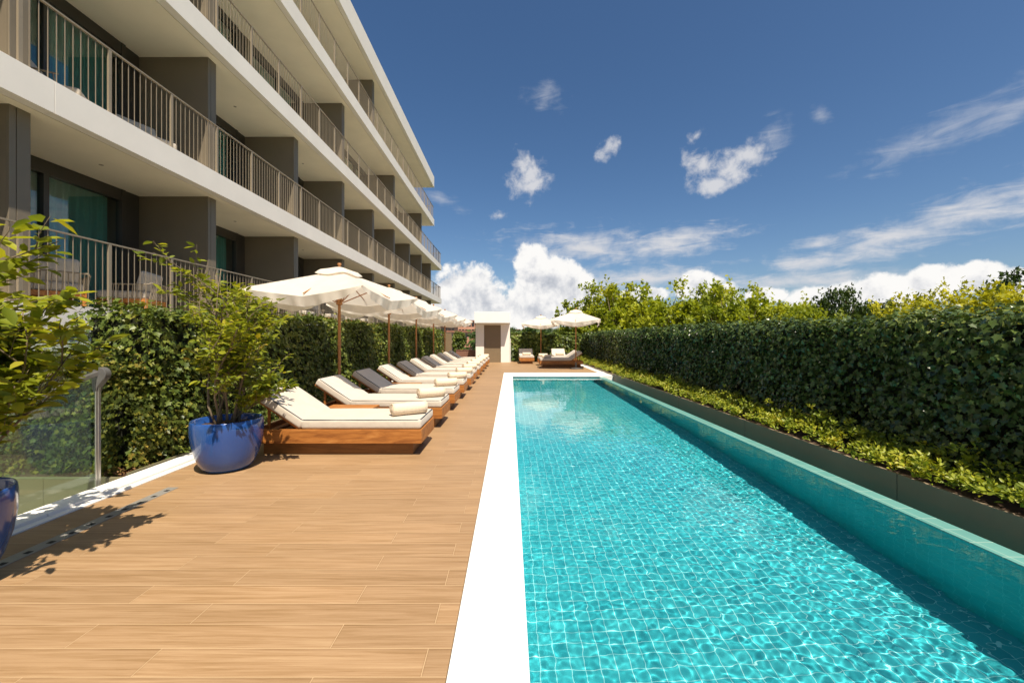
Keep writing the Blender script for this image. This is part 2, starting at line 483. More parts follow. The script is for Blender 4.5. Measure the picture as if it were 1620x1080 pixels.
class MB:
    def __init__(s):
        s.v = []; s.f = []
    def add(s, vs, fs):
        b = len(s.v)
        s.v += [tuple(v) for v in vs]
        s.f += [tuple(i + b for i in f) for f in fs]
        return s
    def box(s, x0, x1, y0, y1, z0, z1):
        return s.add([(x0, y0, z0), (x1, y0, z0), (x1, y1, z0), (x0, y1, z0), (x0, y0, z1), (x1, y0, z1), (x1, y1, z1), (x0, y1, z1)],
                     [(0, 3, 2, 1), (4, 5, 6, 7), (0, 1, 5, 4), (1, 2, 6, 5), (2, 3, 7, 6), (3, 0, 4, 7)])
    def tube(s, pts, rad, n=8, cap=True):
        pts = [Vector(p) for p in pts]
        rad = rad if hasattr(rad, '__len__') else [rad] * len(pts)
        b = len(s.v); up = None
        for i, p in enumerate(pts):
            t = (pts[min(i + 1, len(pts) - 1)] - pts[max(i - 1, 0)]).normalized()
            if up is None:
                up = t.orthogonal().normalized()
            up = (up - t * up.dot(t)).normalized()
            sd = t.cross(up)
            for k in range(n):
                a = 2 * math.pi * k / n
                q = p + (up * math.cos(a) + sd * math.sin(a)) * rad[i]
                s.v.append(tuple(q))
        for i in range(len(pts) - 1):
            for k in range(n):
                k2 = (k + 1) % n
                s.f.append((b + i * n + k, b + i * n + k2, b + (i + 1) * n + k2, b + (i + 1) * n + k))
        if cap:
            s.f.append(tuple(b + k for k in range(n))[::-1])
            s.f.append(tuple(b + (len(pts) - 1) * n + k for k in range(n)))
        return s
    def lathe(s, prof, n=48, center=(0, 0, 0)):
        b = len(s.v); cx, cy, cz = center
        for (r, z) in prof:
            for k in range(n):
                a = 2 * math.pi * k / n
                s.v.append((cx + r * math.cos(a), cy + r * math.sin(a), cz + z))
        for i in range(len(prof) - 1):
            for k in range(n):
                k2 = (k + 1) % n
                s.f.append((b + i * n + k, b + i * n + k2, b + (i + 1) * n + k2, b + (i + 1) * n + k))
        return s
    def prism_x(s, yz, x0, x1):
        n = len(yz)
        return s.add([(x0, y, z) for y, z in yz] + [(x1, y, z) for y, z in yz],
                     [tuple(range(n))[::-1], tuple(range(n, 2 * n))] + [(i, (i + 1) % n, n + (i + 1) % n, n + i) for i in range(n)])
    def prism_y(s, xz, y0, y1):
        n = len(xz)
        return s.add([(x, y0, z) for x, z in xz] + [(x, y1, z) for x, z in xz],
                     [tuple(range(n)), tuple(range(n, 2 * n))[::-1]] + [((i + 1) % n, i, n + i, n + (i + 1) % n) for i in range(n)])
    def build(s, name, mat, parent=None, smooth=False, bevel=0.0, seg=2):
        me = bpy.data.meshes.new(name)
        me.from_pydata(s.v, [], s.f)
        bm = bmesh.new(); bm.from_mesh(me)
        bmesh.ops.recalc_face_normals(bm, faces=bm.faces)
        bm.to_mesh(me); bm.free()
        me.materials.append(mat)
        if smooth:
            me.polygons.foreach_set('use_smooth', [True] * len(me.polygons))
        o = bpy.data.objects.new(name, me)
        col.objects.link(o)
        if parent is not None: o.parent = parent
        if bevel:
            md = o.modifiers.new('bevel', 'BEVEL')
            md.width = bevel; md.segments = seg; md.limit_method = 'ANGLE'
        return o

def rounded_box(hx, hy, hz, r, nx=24, ny=14, nz=4, puff=0.0, wob=0.0, seed=0):
    """a soft cushion: box of half sizes with round edges, a puffed top and faint dents"""
    bm = bmesh.new()
    def lin(n, h):
        inner = np.linspace(-(h - r), h - r, n)
        t = [-h, -h + r * 0.3, -h + r * 0.65]
        return np.array(t + list(inner) + [-q for q in t[::-1]])
    xs, ys, zs = lin(nx, hx), lin(ny, hy), lin(nz, hz)
    rs = np.random.default_rng(seed)
    ph = rs.uniform(0, 6.28, 8); fr = rs.uniform(4, 15, (8, 2)) * np.sign(rs.uniform(-1, 1, (8, 2)))
    def mp(p):
        q = np.clip(p, [-hx + r, -hy + r, -hz + r], [hx - r, hy - r, hz - r])
        d = p - q; L = np.linalg.norm(d)
        p2 = q + d / L * r if L > 1e-9 else p
        k = max(0, 1 - (p2[0] / hx) ** 2) ** 0.5 * max(0, 1 - (p2[1] / hy) ** 2) ** 0.5
        w = sum(math.sin(fr[i, 0] * p2[0] + fr[i, 1] * p2[1] + ph[i]) for i in range(8)) / 8 * wob
        p2 = p2.copy()
        p2[2] += puff * k * (1 if p2[2] > 0 else 0) + w * (1 if p2[2] > 0 else .3)
        e = w * 1.5
        p2[1] += e * (1 if abs(p[1]) >= hy - 1e-6 else 0) * np.sign(p[1]); p2[0] += e * (1 if abs(p[0]) >= hx - 1e-6 else 0) * np.sign(p[0])
        return p2
    def face(a, b, fn):
        g = [[bm.verts.new(mp(np.array(fn(u, v)))) for v in b] for u in a]
        for i in range(len(a) - 1):
            for j in range(len(b) - 1):
                bm.faces.new((g[i][j], g[i + 1][j], g[i + 1][j + 1], g[i][j + 1]))
    for sgn in (-1, 1):
        face(xs, ys, lambda u, v: (u, v, sgn * hz))
        face(xs, zs, lambda u, v: (u, sgn * hy, v))
        face(ys, zs, lambda u, v: (sgn * hx, u, v))
    bmesh.ops.remove_doubles(bm, verts=bm.verts, dist=1e-4)
    bmesh.ops.recalc_face_normals(bm, faces=bm.faces)
    return bm

def bm_obj(name, bm, mat, parent=None, smooth=True):
    me = bpy.data.meshes.new(name)
    bm.to_mesh(me); bm.free()
    me.materials.append(mat)
    if smooth: me.polygons.foreach_set('use_smooth', [True] * len(me.polygons))
    o = bpy.data.objects.new(name, me)
    col.objects.link(o)
    if parent is not None: o.parent = parent
    return o

# leaves: many small folded faces in one mesh
LEAF = dict(v=[(0, 0, 0), (-.26, .30, .06), (-.22, .66, .05), (0, 1, -.06), (.22, .66, .05), (.26, .30, .06), (0, .45, 0)],
            f=[(0, 6, 2, 1), (6, 3, 2, 2), (0, 5, 4, 6), (6, 4, 3, 3)])
LEAF = dict(v=[(0, 0, 0), (-.25, .30, .07), (-.20, .68, .06), (0, 1, -.05), (.20, .68, .06), (.25, .30, .07)],
            f=[(0, 3, 2, 1), (0, 5, 4, 3)])
IVY = dict(v=[(0, 0, 0), (-.34, -.08, .05), (-.30, .22, .03), (-.52, .46, .07), (-.20, .58, .02), (0, 1, -.06),
              (.20, .58, .02), (.52, .46, .07), (.30, .22, .03), (.34, -.08, .05)],
           f=[(0, 5, 4, 3, 2, 1), (0, 9, 8, 7, 6, 5)])
SPRIG = dict(v=[(0, 0, 0), (-.30, .42, .10), (0, 1, -.05), (.30, .42, .10)], f=[(0, 2, 1), (0, 3, 2)])

def norm(a):
    return a / np.maximum(np.linalg.norm(a, axis=1, keepdims=True), 1e-9)

def leaf_mesh(name, pos, nrm, axis, size, shape, mat, parent=None, rnd=None):
    N = len(pos)
    n = norm(nrm)
    ax = norm(axis - n * np.sum(axis * n, axis=1, keepdims=True))
    sd = np.cross(ax, n)
    S = np.array(shape['v'], dtype=float)
    P = pos[:, None, :] + size[:, None, None] * (S[None, :, 0:1] * sd[:, None, :] + S[None, :, 1:2] * ax[:, None, :] + S[None, :, 2:3] * n[:, None, :])
    K = len(S); m = len(shape['f'][0]); nf = len(shape['f'])
    fidx = np.array(shape['f'], dtype=np.int32)
    L = (np.arange(N, dtype=np.int32)[:, None, None] * K + fidx[None]).reshape(-1)
    me = bpy.data.meshes.new(name)
    me.vertices.add(N * K)
    me.vertices.foreach_set('co', P.reshape(-1).astype(np.float32))
    me.loops.add(len(L))
    me.loops.foreach_set('vertex_index', L)
    me.polygons.add(N * nf)
    me.polygons.foreach_set('loop_start', np.arange(0, len(L), m, dtype=np.int32))
    me.update(calc_edges=True)
    at = me.attributes.new('rnd', 'FLOAT', 'FACE')
    if rnd is None: rnd = rng.random(N)
    at.data.foreach_set('value', np.repeat(rnd, nf).astype(np.float32))
    me.materials.append(mat)
    o = bpy.data.objects.new(name, me)
    col.objects.link(o)
    if parent is not None: o.parent = parent
    return o

class Wob:
    """smooth random field: a sum of sines"""
    def __init__(s, seed, lo, hi, n=10, dim=3):
        r = np.random.default_rng(seed)
        d = r.normal(size=(n, dim)); d /= np.linalg.norm(d, axis=1, keepdims=True)
        s.k = d * r.uniform(lo, hi, (n, 1)); s.p = r.uniform(0, 6.28, n); s.n = n
    def __call__(s, P):
        return np.sin(P @ s.k.T + s.p).sum(axis=1) / math.sqrt(s.n)

def structure(o):
    o['kind'] = 'structure'
    return o

# ================================================================== SETTING
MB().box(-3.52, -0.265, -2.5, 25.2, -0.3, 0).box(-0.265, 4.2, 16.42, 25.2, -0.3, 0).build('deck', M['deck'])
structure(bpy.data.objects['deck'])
# pool coping: white slabs with fine joints
mb = MB()
yb = [-2.0] + [1.35 + 1.0 * k - 1.0 for k in range(0, 17)] + [16.41]
yb = [-2.0, 0.2, 2.28, 4.36, 6.44, 8.52, 10.6, 12.68, 14.76, 16.41]
for a, b in zip(yb[:-1], yb[1:]):
    mb.box(-0.262, 0.08, a, b - 0.003, -0.045, 0.004)
for a, b in ((0.083, 1.2), (1.2, 2.3), (2.3, 3.3), (3.3, 3.82)):
    mb.box(a, b - 0.003, 15.17, 16.41, -0.045, 0.004)
mb.box(3.52, 3.82, 16.413, 21.6, -0.045, 0.004)
mb.box(3.30, 3.80, 15.172, 15.45, -0.5, -0.048)
structure(mb.build('pool_coping', M['white'], bevel=0.004))
# pool basin
zw, zf, X0, X1, Y0, Y1 = -0.075, -1.22, 0.06, 3.29, 0.0, 15.19
root = empty('pool_basin', (0, 0, 0)); structure(root)
fl = MB().add([(X0, Y0, zf), (X1, Y0, zf), (X1, Y1, zf), (X0, Y1, zf)], [(0, 1, 2, 3)]).build('pool_floor', M['pool'], root)
w1 = MB().box(X0 - 0.2, X0, Y0, Y1, zf - 0.1, -0.05).build('pool_wall', M['pool_x'], root)
w2 = MB().box(X1, 3.452, Y0, 15.17, zf - 0.1, -0.072).build('pool_wall', M['pool_x'], root)
w3 = MB().box(X0, X1 + 0.1, Y1, Y1 + 0.2, zf - 0.1, -0.16).build('pool_wall', M['pool_y'], root)
w3b = MB().box(X0, X1 + 0.0, Y1 - 0.004, Y1 + 0.2, -0.158, -0.047).build('waterline_band', M['band'], root)
w4 = MB().box(X0 - 0.2, 3.455, Y0 - 0.2, Y0, zf - 0.1, -0.05).build('pool_wall', M['pool_y'], root)
wt = MB().box(X1 - 0.003, 3.455, Y0, 15.168, -0.0715, -0.062).build('weir_top', M['weir'], root)
MB().box(3.457, 3.80, Y0, 15.17, -0.9, -0.55).build('gutter', M['black'], root)
for o in (fl, w1, w2, w3, w3b, w4):
    o.cycles.is_caustics_receiver = True
# water: a real rippled surface
def build_water():
    nx, ny = 280, 1250
    xs = np.linspace(X0 + 0.001, X1 - 0.001, nx)
    t = np.linspace(0, 1, ny)
    ys = Y0 + 0.002 + (Y1 - Y0 - 0.01) * (0.45 * t + 0.55 * t ** 2)
    gx, gy = np.meshgrid(xs, ys, indexing='ij')
    r = np.random.default_rng(3)
    z = np.zeros_like(gx)
    for wl_lo, wl_hi, slope, n, ang in ((0.55, 1.3, 0.008, 12, None), (0.15, 0.32, 0.009, 30, None), (0.085, 0.15, 0.010, 40, None), (0.04, 0.08, 0.014, 60, None)):
        for i in range(n):
            wl = r.uniform(wl_lo, wl_hi); k = 2 * math.pi / wl
            th = r.uniform(0, 6.28)
            z += slope / k / math.sqrt(n) * 1.4 * np.sin(k * (math.cos(th) * gx + math.sin(th) * gy) + r.uniform(0, 6.28))
    # calmer along the near left side and far end, livelier to the right
    mod = 0.52 + 0.85 * np.clip((gx - 0.5) / 2.2, 0, 1)
    mod *= 1.0 - 0.62 * np.clip((gy - 4) / 6, 0, 1)
    mod *= 1 + 0.35 * np.sin(0.9 * gx + 0.55 * gy + 1.0) * np.sin(0.7 * gy - 0.5 * gx)
    z = zw + z * mod
    P = np.stack([gx, gy, z], axis=-1).reshape(-1, 3)
    i = np.arange((nx - 1))[:, None] * ny + np.arange(ny - 1)[None]
    q = np.stack([i, i + ny, i + ny + 1, i + 1], axis=-1).reshape(-1, 4)
    me = bpy.data.meshes.new('pool_water')
    me.from_pydata(P.tolist(), [], q.tolist())
    me.polygons.foreach_set('use_smooth', [True] * len(me.polygons))
    me.materials.append(M['water'])
    o = bpy.data.objects.new('pool_water', me)
    col.objects.link(o)
    structure(o)
    o.cycles.is_caustics_caster = True
build_water()

# kerb, stair pit and planting bed on the left
mb = MB()
for a, b in ((-2.5, 1.2), (1.2, 3.2), (3.2, 5.2), (5.2, 9.0), (9, 13), (13, 17), (17, 21), (21, 25.2)):
    mb.box(-3.80, -3.60, a, b - 0.004, -0.3, 0.035)
    mb.box(-3.597, -3.523, a, b - 0.004, -0.3, 0.012)
structure(mb.build('white_kerb', M['kerb'], bevel=0.006))
structure(MB().box(-6.3, -3.81, 4.14, 25, -0.4, -0.03).build('soil_bed', M['soil']))
structure(MB().box(3.84, 5.2, -2, 25, -0.3, 0.02).box(-3.5, 4.5, 25.22, 26.4, -0.4, -0.02).build('planting_soil', M['soil']))
mb = MB()
for k in range(9):
    mb.box(-6.3, -3.81, 3.95 - 0.30 * (k + 1), 3.95 - 0.30 * k, -3.5, -0.75 - 0.17 * (k + 1))
structure(mb.build('stair', M['stone']))
# ground far below the terrace, and distant hills
mb = MB()
mb.add([(-3000, -400, -11), (3000, -400, -11), (3000, 5000, -11), (-3000, 5000, -11)], [(0, 1, 2, 3)])
structure(mb.build('ground', M['terrain']))
def hills():
    n = 160
    v = []; f = []
    wob = Wob(5, 0.004, 0.03, 12, 1)
    xs = np.linspace(-1400, 1600, n)
    hh = 26 + 10 * wob(xs[:, None])
    for i in range(n):
        v += [(xs[i], 620, -14), (xs[i], 760, -11 + hh[i]), (xs[i], 1100, -11 + hh[i] * 0.7), (xs[i], 1500, -14)]
    for i in range(n - 1):
        for k in range(3):
            f.append((i * 4 + k, i * 4 + 4 + k, i * 4 + 5 + k, i * 4 + 1 + k))
    mb = MB(); mb.add(v, f)
    structure(mb.build('hills', M['hill'], smooth=True))
hills()

# ================================================================== HOTEL
XF, XD, XG = -6.35, -6.69, -8.2                   # fascia, partition fronts, glazing
LV = [(1.42, 1.86), (4.52, 4.97), (7.60, 8.06), (10.70, 11.23), (13.89, 14.77)]   # soffit and top of each slab
BAY = 3.61
ZD = [2.12 + BAY * k for k in range(-1, 10)]      # far faces of the partitions
hotel = tag(empty('hotel_building', (-8.2, 18, -11)), 'long white hotel wing with stacked railed balconies and taupe partition walls left of the pool', 'building')
HO = Vector((-8.2, 18, -11))
def hb(mb, name, mat, parent=hotel, **kw):
    o = mb.build(name, mat, parent, **kw)
    if parent is hotel: o.location = -HO
    return o
ENDS = [37.9, 37.9, 37.9, 34.25, 34.25]
for i, (s, t) in enumerate(LV):
    e = ENDS[i]
    mb = MB()
    cuts = [-4.0] + [z for z in [ZD[k] + 0.0 for k in range(0, 11, 2)] if -4 < z < e - 1] + [e]
    for a, b in zip(cuts[:-1], cuts[1:]):
        mb.box(XF - 0.17, XF, a, b - 0.006, s, t)
    hb(mb, 'fascia', M['render'], bevel=0.002)
    mb = MB()
    mb.box(XF - 0.21, XF - 0.172, -4, e - 0.02, s + 0.03, t - 0.03)
    mb.box(-14, XF - 0.186, -4, e - 0.01, s + 0.001, t - 0.032)
    hb(mb, 'roof' if i == 4 else 'floor_slab', M['soffit'])
    # little ceiling lamps in the soffit
    if i in (1, 2):
        for k in range(1, 7):
            hb(MB().lathe([(0.0, s - 0.004), (0.035, s - 0.004), (0.035, s + 0.01)], 16, (-7.4, ZD[k] + 1.7, 0)), 'ceiling_lamp', M['rail'])
hb(MB().box(-14, XF - 0.02, -4, 37.6, -11, 1.415), 'base_wall', M['render'])
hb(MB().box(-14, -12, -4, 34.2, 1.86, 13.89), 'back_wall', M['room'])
hb(MB().box(-14, XG, 31.2, 34.0, 1.87, 13.88), 'end_wall', M['taupe'])
SKIP = {0: [], 1: [], 2: [1, 3, 5, 7, 9], 3: [1, 2, 3, 4, 6, 7, 8, 9]}
part = None
for lv in range(4):
    z0, z1 = LV[lv][1], LV[lv + 1][0]
    for k, z in enumerate(ZD):
        if lv >= 2 and z > 33: continue
        front = XD if k not in [q + 1 for q in SKIP[lv]] else XG + 0.05
        mb = MB()
        mb.box(-12, front - 0.028, z - 0.25, z, z0 - 0.03, z1 + 0.0005)
        if front == XD:
            # metal clad front edge with a fine reveal
            mb.box(front - 0.024, front, z - 0.25, z - 0.17, z0 - 0.03, z1 + 0.0005)
            mb.box(front - 0.024, front, z - 0.16, z, z0 - 0.03, z1 + 0.0005)
        hb(mb, 'partition', M['taupe'], bevel=0.003)
# windows: frame > pane, curtain; local origin at bay start
def window_proto(zh):
    y0, y1 = 0.02, BAY - 0.27
    fr = MB()
    yw = y1 - 0.34
    fr.box(-0.12, 0.0, yw, y1, 0, zh)                     # solid panel at the far end
    fr.box(-0.10, 0.03, y0, y0 + 0.07, 0, zh)
    fr.box(-0.10, 0.03, yw - 0.09, yw - 0.003, 0, zh)
    fr.box(-0.10, 0.02, y0 + 0.072, yw - 0.092, zh - 0.24, zh)
    fr.box(-0.10, 0.02, y0 + 0.072, yw - 0.092, 0, 0.06)
    ym = (y0 + yw) / 2
    fr.box(-0.09, 0.026, ym - 0.045, ym + 0.045, 0.062, zh - 0.242)
    w = fr.build('window', M['dark_frame'], hotel, bevel=0.003)
    MB().box(-0.045, -0.035, y0 + 0.06, yw - 0.08, 0.05, zh - 0.23).build('pane', M['glass'], w)
    n = 90
    v = []; f = []
    for i in range(n + 1):
        t = i / n
        y = ym - 0.55 + t * (yw - ym + 0.45)
        x = -0.28 + 0.035 * math.sin(t * 95) + 0.02 * math.sin(t * 37)
        v += [(x, y, 0.02), (x, y, zh - 0.1)]
    for i in range(n):
        f.append((2 * i, 2 * i + 2, 2 * i + 3, 2 * i + 1))
    MB().add(v, f).build('curtain', M['curtain'], w, smooth=True)
    return w
for lv in range(4):
    z0, z1 = LV[lv][1] - 0.03, LV[lv + 1][0]
    proto = None
    for k in range(10):
        if ZD[k] > 31.5: continue
        w = window_proto(z1 - z0) if proto is None else copy_tree(proto, hotel)
        if proto is None: proto = w
        w.location = Vector((XG, ZD[k], z0)) - HO
# railings, one bay each: handrail and bars, with flat posts
def rail_proto(L):
    mb = MB()
    hR = 1.03
    mb.box(-0.026, 0.012, 0, L - 0.004, hR, hR + 0.022)
    n = int(round(L / 0.1094))
    for i in range(n):
        if i % 11 == 0: continue
        y = i * L / n
        mb.box(-0.009, -0.002, y - 0.005, y + 0.005, 0, hR)
    r = mb.build('railing', M['rail'], hotel)
    for j in range(max(1, int(round(L / 1.2033)))):
        p = MB().box(-0.022, 0.010, -0.024, 0.024, 0, hR - 0.001).box(-0.023, 0.011, -0.016, 0.016, 0.62, 0.64).build('post', M['rail'], r)
        p.location = (0, j * 1.2033, 0)
    return r
for lv in range(4):
    z0 = LV[lv][1]
    end = ENDS[lv]
    proto = None
    for k in range(0, 11):
        y = ZD[k] - 0.36
        if y + BAY > end: break
        r = rail_proto(BAY) if proto is None else copy_tree(proto, hotel)
        if proto is None: proto = r
        r.location = Vector((XF - 0.06, y, z0)) - HO
    L = end - 0.35 - y
    if L > 0.3:
        r = rail_proto(L)
        r.location = Vector((XF - 0.06, y, z0)) - HO
        for q in (0, 1):
            pass
    # return rail across the open end
    mb = MB().box(XG, XF - 0.06, end - 0.37, end - 0.335, z0 + 1.03, z0 + 1.052)
    for i in range(16):
        x = XG + 0.1 + i * 0.109
        mb.box(x, x + 0.012, end - 0.358, end - 0.346, z0, z0 + 1.03)
    hb(mb, 'railing', M['rail'])

# balcony lounge chairs
def chair_proto():
    r = empty('lounge_chair', (0, 0, 0))
    fr = MB()
    for x in (-0.36, 0.36):
        for y in (-0.38, 0.38):
            fr.box(x - 0.025, x + 0.025, y - 0.025, y + 0.025, 0, 0.30)
    fr.box(-0.335, 0.335, -0.40, -0.36, 0.22, 0.30).box(-0.335, 0.335, 0.36, 0.40, 0.22, 0.30)
    fr.box(-0.38, -0.34, -0.355, 0.355, 0.22, 0.30).box(0.34, 0.38, -0.355, 0.355, 0.22, 0.30)
    fr.build('frame', M['teak'], r, bevel=0.004)
    bm_obj('seat_cushion', rounded_box(0.36, 0.38, 0.07, 0.035, 8, 8, 3, 0.015), M['cushion'], r).location = (0.02, 0, 0.372)
    b = bm_obj('back_cushion', rounded_box(0.07, 0.34, 0.20, 0.05, 3, 8, 6, 0.0), M['cushion'], r)
    b.location = (-0.26, 0, 0.64); b.rotation_euler = (0, R(-14), 0)
    rp = MB()
    for i in range(13):
        y = -0.36 + i * 0.06
        rp.tube([(-0.40, y, 0.30), (-0.46, y, 0.60)], 0.008, 5)
    for s in (-1, 1):
        for i in range(8):
            x = -0.36 + i * 0.07
            rp.tube([(x, s * 0.41, 0.30), (x - 0.03, s * 0.44, 0.56)], 0.008, 5)
        rp.tube([(-0.46, s * 0.40, 0.60), (-0.40, s * 0.44, 0.57), (0.16, s * 0.44, 0.56)], 0.014, 6)
    rp.tube([(-0.46, -0.40, 0.60), (-0.46, 0.40, 0.60)], 0.014, 6)
    rp.build('rope_back', M['rail'], r)
    return r
ch = chair_proto()
chairs = [(-7.45, 6.55, 0, 150, 'white cushioned rope chair behind the lowest rail, nearest the left edge of the picture'),
          (-7.35, 8.0, 0, 200, 'white cushioned rope chair behind the lowest rail beside the tall taupe partition'),
          (-7.4, 6.7, 1, 30, 'lounge chair glimpsed behind the second floor rail above the leafy potted shrub'),
          (-7.35, 8.25, 1, -20, 'lounge chair glimpsed behind the second floor rail beside the tall partition')]
for i, (x, y, lv, rz, lb) in enumerate(chairs):
    c = ch if i == 0 else copy_tree(ch)
    c.location = (x, y, LV[lv][1] - 0.03)
    c.rotation_euler = (0, 0, R(rz))
    tag(c, lb, 'chair', 'lounge chairs on the hotel balconies')
FAR = ['third', 'fourth', 'fifth']
for i, z in enumerate((13.6, 15.4, 17.3, 19.0)):
    c = copy_tree(ch)
    c.location = (-7.0, z, LV[0][1] - 0.03)
    c.rotation_euler = (0, 0, R(10))
    tag(c, 'small white cushioned chair behind the lowest rail, seen under the umbrella canopies', 'chair', 'chairs behind the lowest rail under the umbrellas')

# ================================================================== HEDGES
def hedge_leaves(name, boxes, dens, size, mat, parent, shape=IVY, seed=1, amp=0.06, sides='xyt', lift=0.45):
    """boxes: (x0,x1,y0,y1,z0,z1,faces) faces among '-x','+x','-y','+y','+z'"""
    r = np.random.default_rng(seed)
    w1, w2 = Wob(seed, 2.0, 5.0, 12), Wob(seed + 1, 7, 14, 12)
    P = []; Nn = []
    for (x0, x1, y0, y1, z0, z1, faces) in boxes:
        for fc in faces:
            a = {'x': (y1 - y0) * (z1 - z0), 'y': (x1 - x0) * (z1 - z0), 'z': (x1 - x0) * (y1 - y0)}[fc[1]]
            if fc[1] == 'x' or (fc[1] == 'z' and (y1 - y0) > 6):
                # denser near the camera
                n = int(a * dens)
                y = r.uniform(y0, y1, n)
                keep = r.random(n) < np.clip(1.25 - 0.035 * np.maximum(y - 3, 0), 0.45, 1)
                y = y[keep]; n = len(y)
            else:
                n = int(a * dens); y = r.uniform(y0, y1, n)
            x = r.uniform(x0, x1, n); z = r.uniform(z0, z1, n)
            nv = np.zeros((n, 3))
            s = 1 if fc[0] == '+' else -1
            if fc[1] == 'x': x = np.full(n, x1 if s > 0 else x0); nv[:, 0] = s
            if fc[1] == 'y': y = np.full(n, y1 if s > 0 else y0); nv[:, 1] = s
            if fc[1] == 'z': z = np.full(n, z1); nv[:, 2] = 1
            p = np.stack([x, y, z], 1)
            off = amp * (0.8 * w1(p) + 0.5 * w2(p)) + r.normal(0, 0.055, n)
            p = p + nv * off[:, None]
            P.append(p); Nn.append(nv)
    P = np.concatenate(P); Nn = np.concatenate(Nn)
    n = len(P)
    nr = Nn + r.normal(0, 0.55, (n, 3)) + np.array([0, 0, lift])
    ax = np.array([0, 0, -1.0]) + Nn * 0.35 + r.normal(0, 0.5, (n, 3))
    sz = size * r.uniform(0.6, 1.35, n)
    far = np.clip(1 + 0.025 * np.maximum(P[:, 1] - 6, 0), 1, 1.45)
    return leaf_mesh(name, P, nr, ax, sz * far, shape, mat, parent, r.random(n))

# right hedge, along the pool
hx = 4.42
hr = tag(empty('hedge', (4.7, 11, 0.02)), 'tall dark ivy hedge in shade running the full length of the pool on the right', 'hedge')
def hmesh(o, root):
    o.location = -root.location
    return o
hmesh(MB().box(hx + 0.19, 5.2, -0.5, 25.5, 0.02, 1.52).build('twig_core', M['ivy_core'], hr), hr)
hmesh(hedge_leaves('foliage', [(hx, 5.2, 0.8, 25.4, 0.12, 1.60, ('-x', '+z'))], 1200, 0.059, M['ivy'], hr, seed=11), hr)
# back hedge across the end
hk = tag(empty('hedge', (2.1, 24.9, 0)), 'clipped ivy hedge across the far end of the terrace behind the far loungers', 'hedge')
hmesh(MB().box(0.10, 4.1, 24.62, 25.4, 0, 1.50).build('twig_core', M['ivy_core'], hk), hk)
hmesh(hedge_leaves('foliage', [(0.05, 4.2, 24.52, 25.4, 0.02, 1.585, ('-y', '+z'))], 330, 0.11, M['ivy_left'], hk, seed=12), hk)
# left hedge behind the loungers
hl = tag(empty('hedge', (-4.5, 14, -0.03)), 'clipped green hedge behind the row of loungers with sunlit strips between umbrella shadows', 'hedge')
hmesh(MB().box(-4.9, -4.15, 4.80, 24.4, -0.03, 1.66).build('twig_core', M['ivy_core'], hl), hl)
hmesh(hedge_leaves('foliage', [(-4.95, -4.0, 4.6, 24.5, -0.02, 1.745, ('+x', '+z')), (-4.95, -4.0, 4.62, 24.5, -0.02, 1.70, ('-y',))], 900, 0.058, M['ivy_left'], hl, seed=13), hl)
# loose ivy at the near left end, beside the stair
hn = tag(empty('ivy_bush', (-5.0, 4.6, -0.03)), 'loose yellow green ivy bush behind the glass balustrade at the stair', 'bush')
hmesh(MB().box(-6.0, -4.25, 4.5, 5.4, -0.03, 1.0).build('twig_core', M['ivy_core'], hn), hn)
hmesh(hedge_leaves('foliage', [(-6.2, -4.05, 4.30, 5.5, -0.02, 1.12, ('-y', '+z', '+x'))], 2300, 0.043, M['ivy_olive'], hn, seed=14, amp=0.13), hn)

# right planter: steel panels
pl = tag(empty('planter', (3.85, 11, -0.6)), 'low dark metal planter wall between the pool overflow edge and the ivy hedge', 'planter')
jy = [-1.2 + 2.62 * k for k in range(0, 7)]
for a, b in zip(jy, jy[1:] + [15.6]):
    o = MB().box(3.80, 3.835, a + 0.004, b - 0.004, -0.6, 0.065).build('panel', M['planter'], pl, bevel=0.003)
    o.location = -pl.location
o = MB().box(3.822, 3.836, 15.61, 24.4, 0.0, 0.055).build('panel', M['planter'], pl); o.location = -pl.location
# ground cover in it
def cover():
    r = np.random.default_rng(21)
    P = []; A = []; S = []; Q = []
    wob = Wob(9, 1.5, 5, 12, 1)
    n = 2300
    ys = 2.0 + (24.0 - 2.0) * r.random(n) ** 1.25
    for y in ys:
        x = r.uniform(3.80, 4.34)
        hgt = 0.13 + 0.06 * wob(np.array([[y]]))[0] + 0.12 * (x - 3.80) / 0.5 + (r.random() < 0.07) * r.uniform(0.06, 0.16)
        hgt = max(0.05, hgt)
        tip = np.array([x + r.normal(0, 0.03) - 0.03, y + r.normal(0, 0.03), 0.06 + hgt * r.uniform(0.55, 1.15)])
        m = int(r.integers(9, 16))
        tone = r.random()
        for j in range(m):
            th = r.uniform(0, 6.28); up = r.uniform(0.2, 1.6)
            d = np.array([math.cos(th), math.sin(th), up])
            P.append(tip + d * r.uniform(0, 0.03) - np.array([0, 0, r.uniform(0, 0.07)]))
            A.append(d); S.append(r.uniform(0.03, 0.062)); Q.append(np.clip(tone * 0.6 + r.random() * 0.4, 0, 1))
    P = np.array(P); A = np.array(A); S = np.array(S)
    nr = np.cross(A, r.normal(size=A.shape)); nr[:, 2] = np.abs(nr[:, 2]) + 0.25
    o = leaf_mesh('ground_cover', P, nr, A, S, LEAF, M['cover'], None, np.array(Q))
    tag(o, 'bright yellow green low shrubs filling the planter along the hedge foot', 'ground cover', None, 'stuff')
cover()
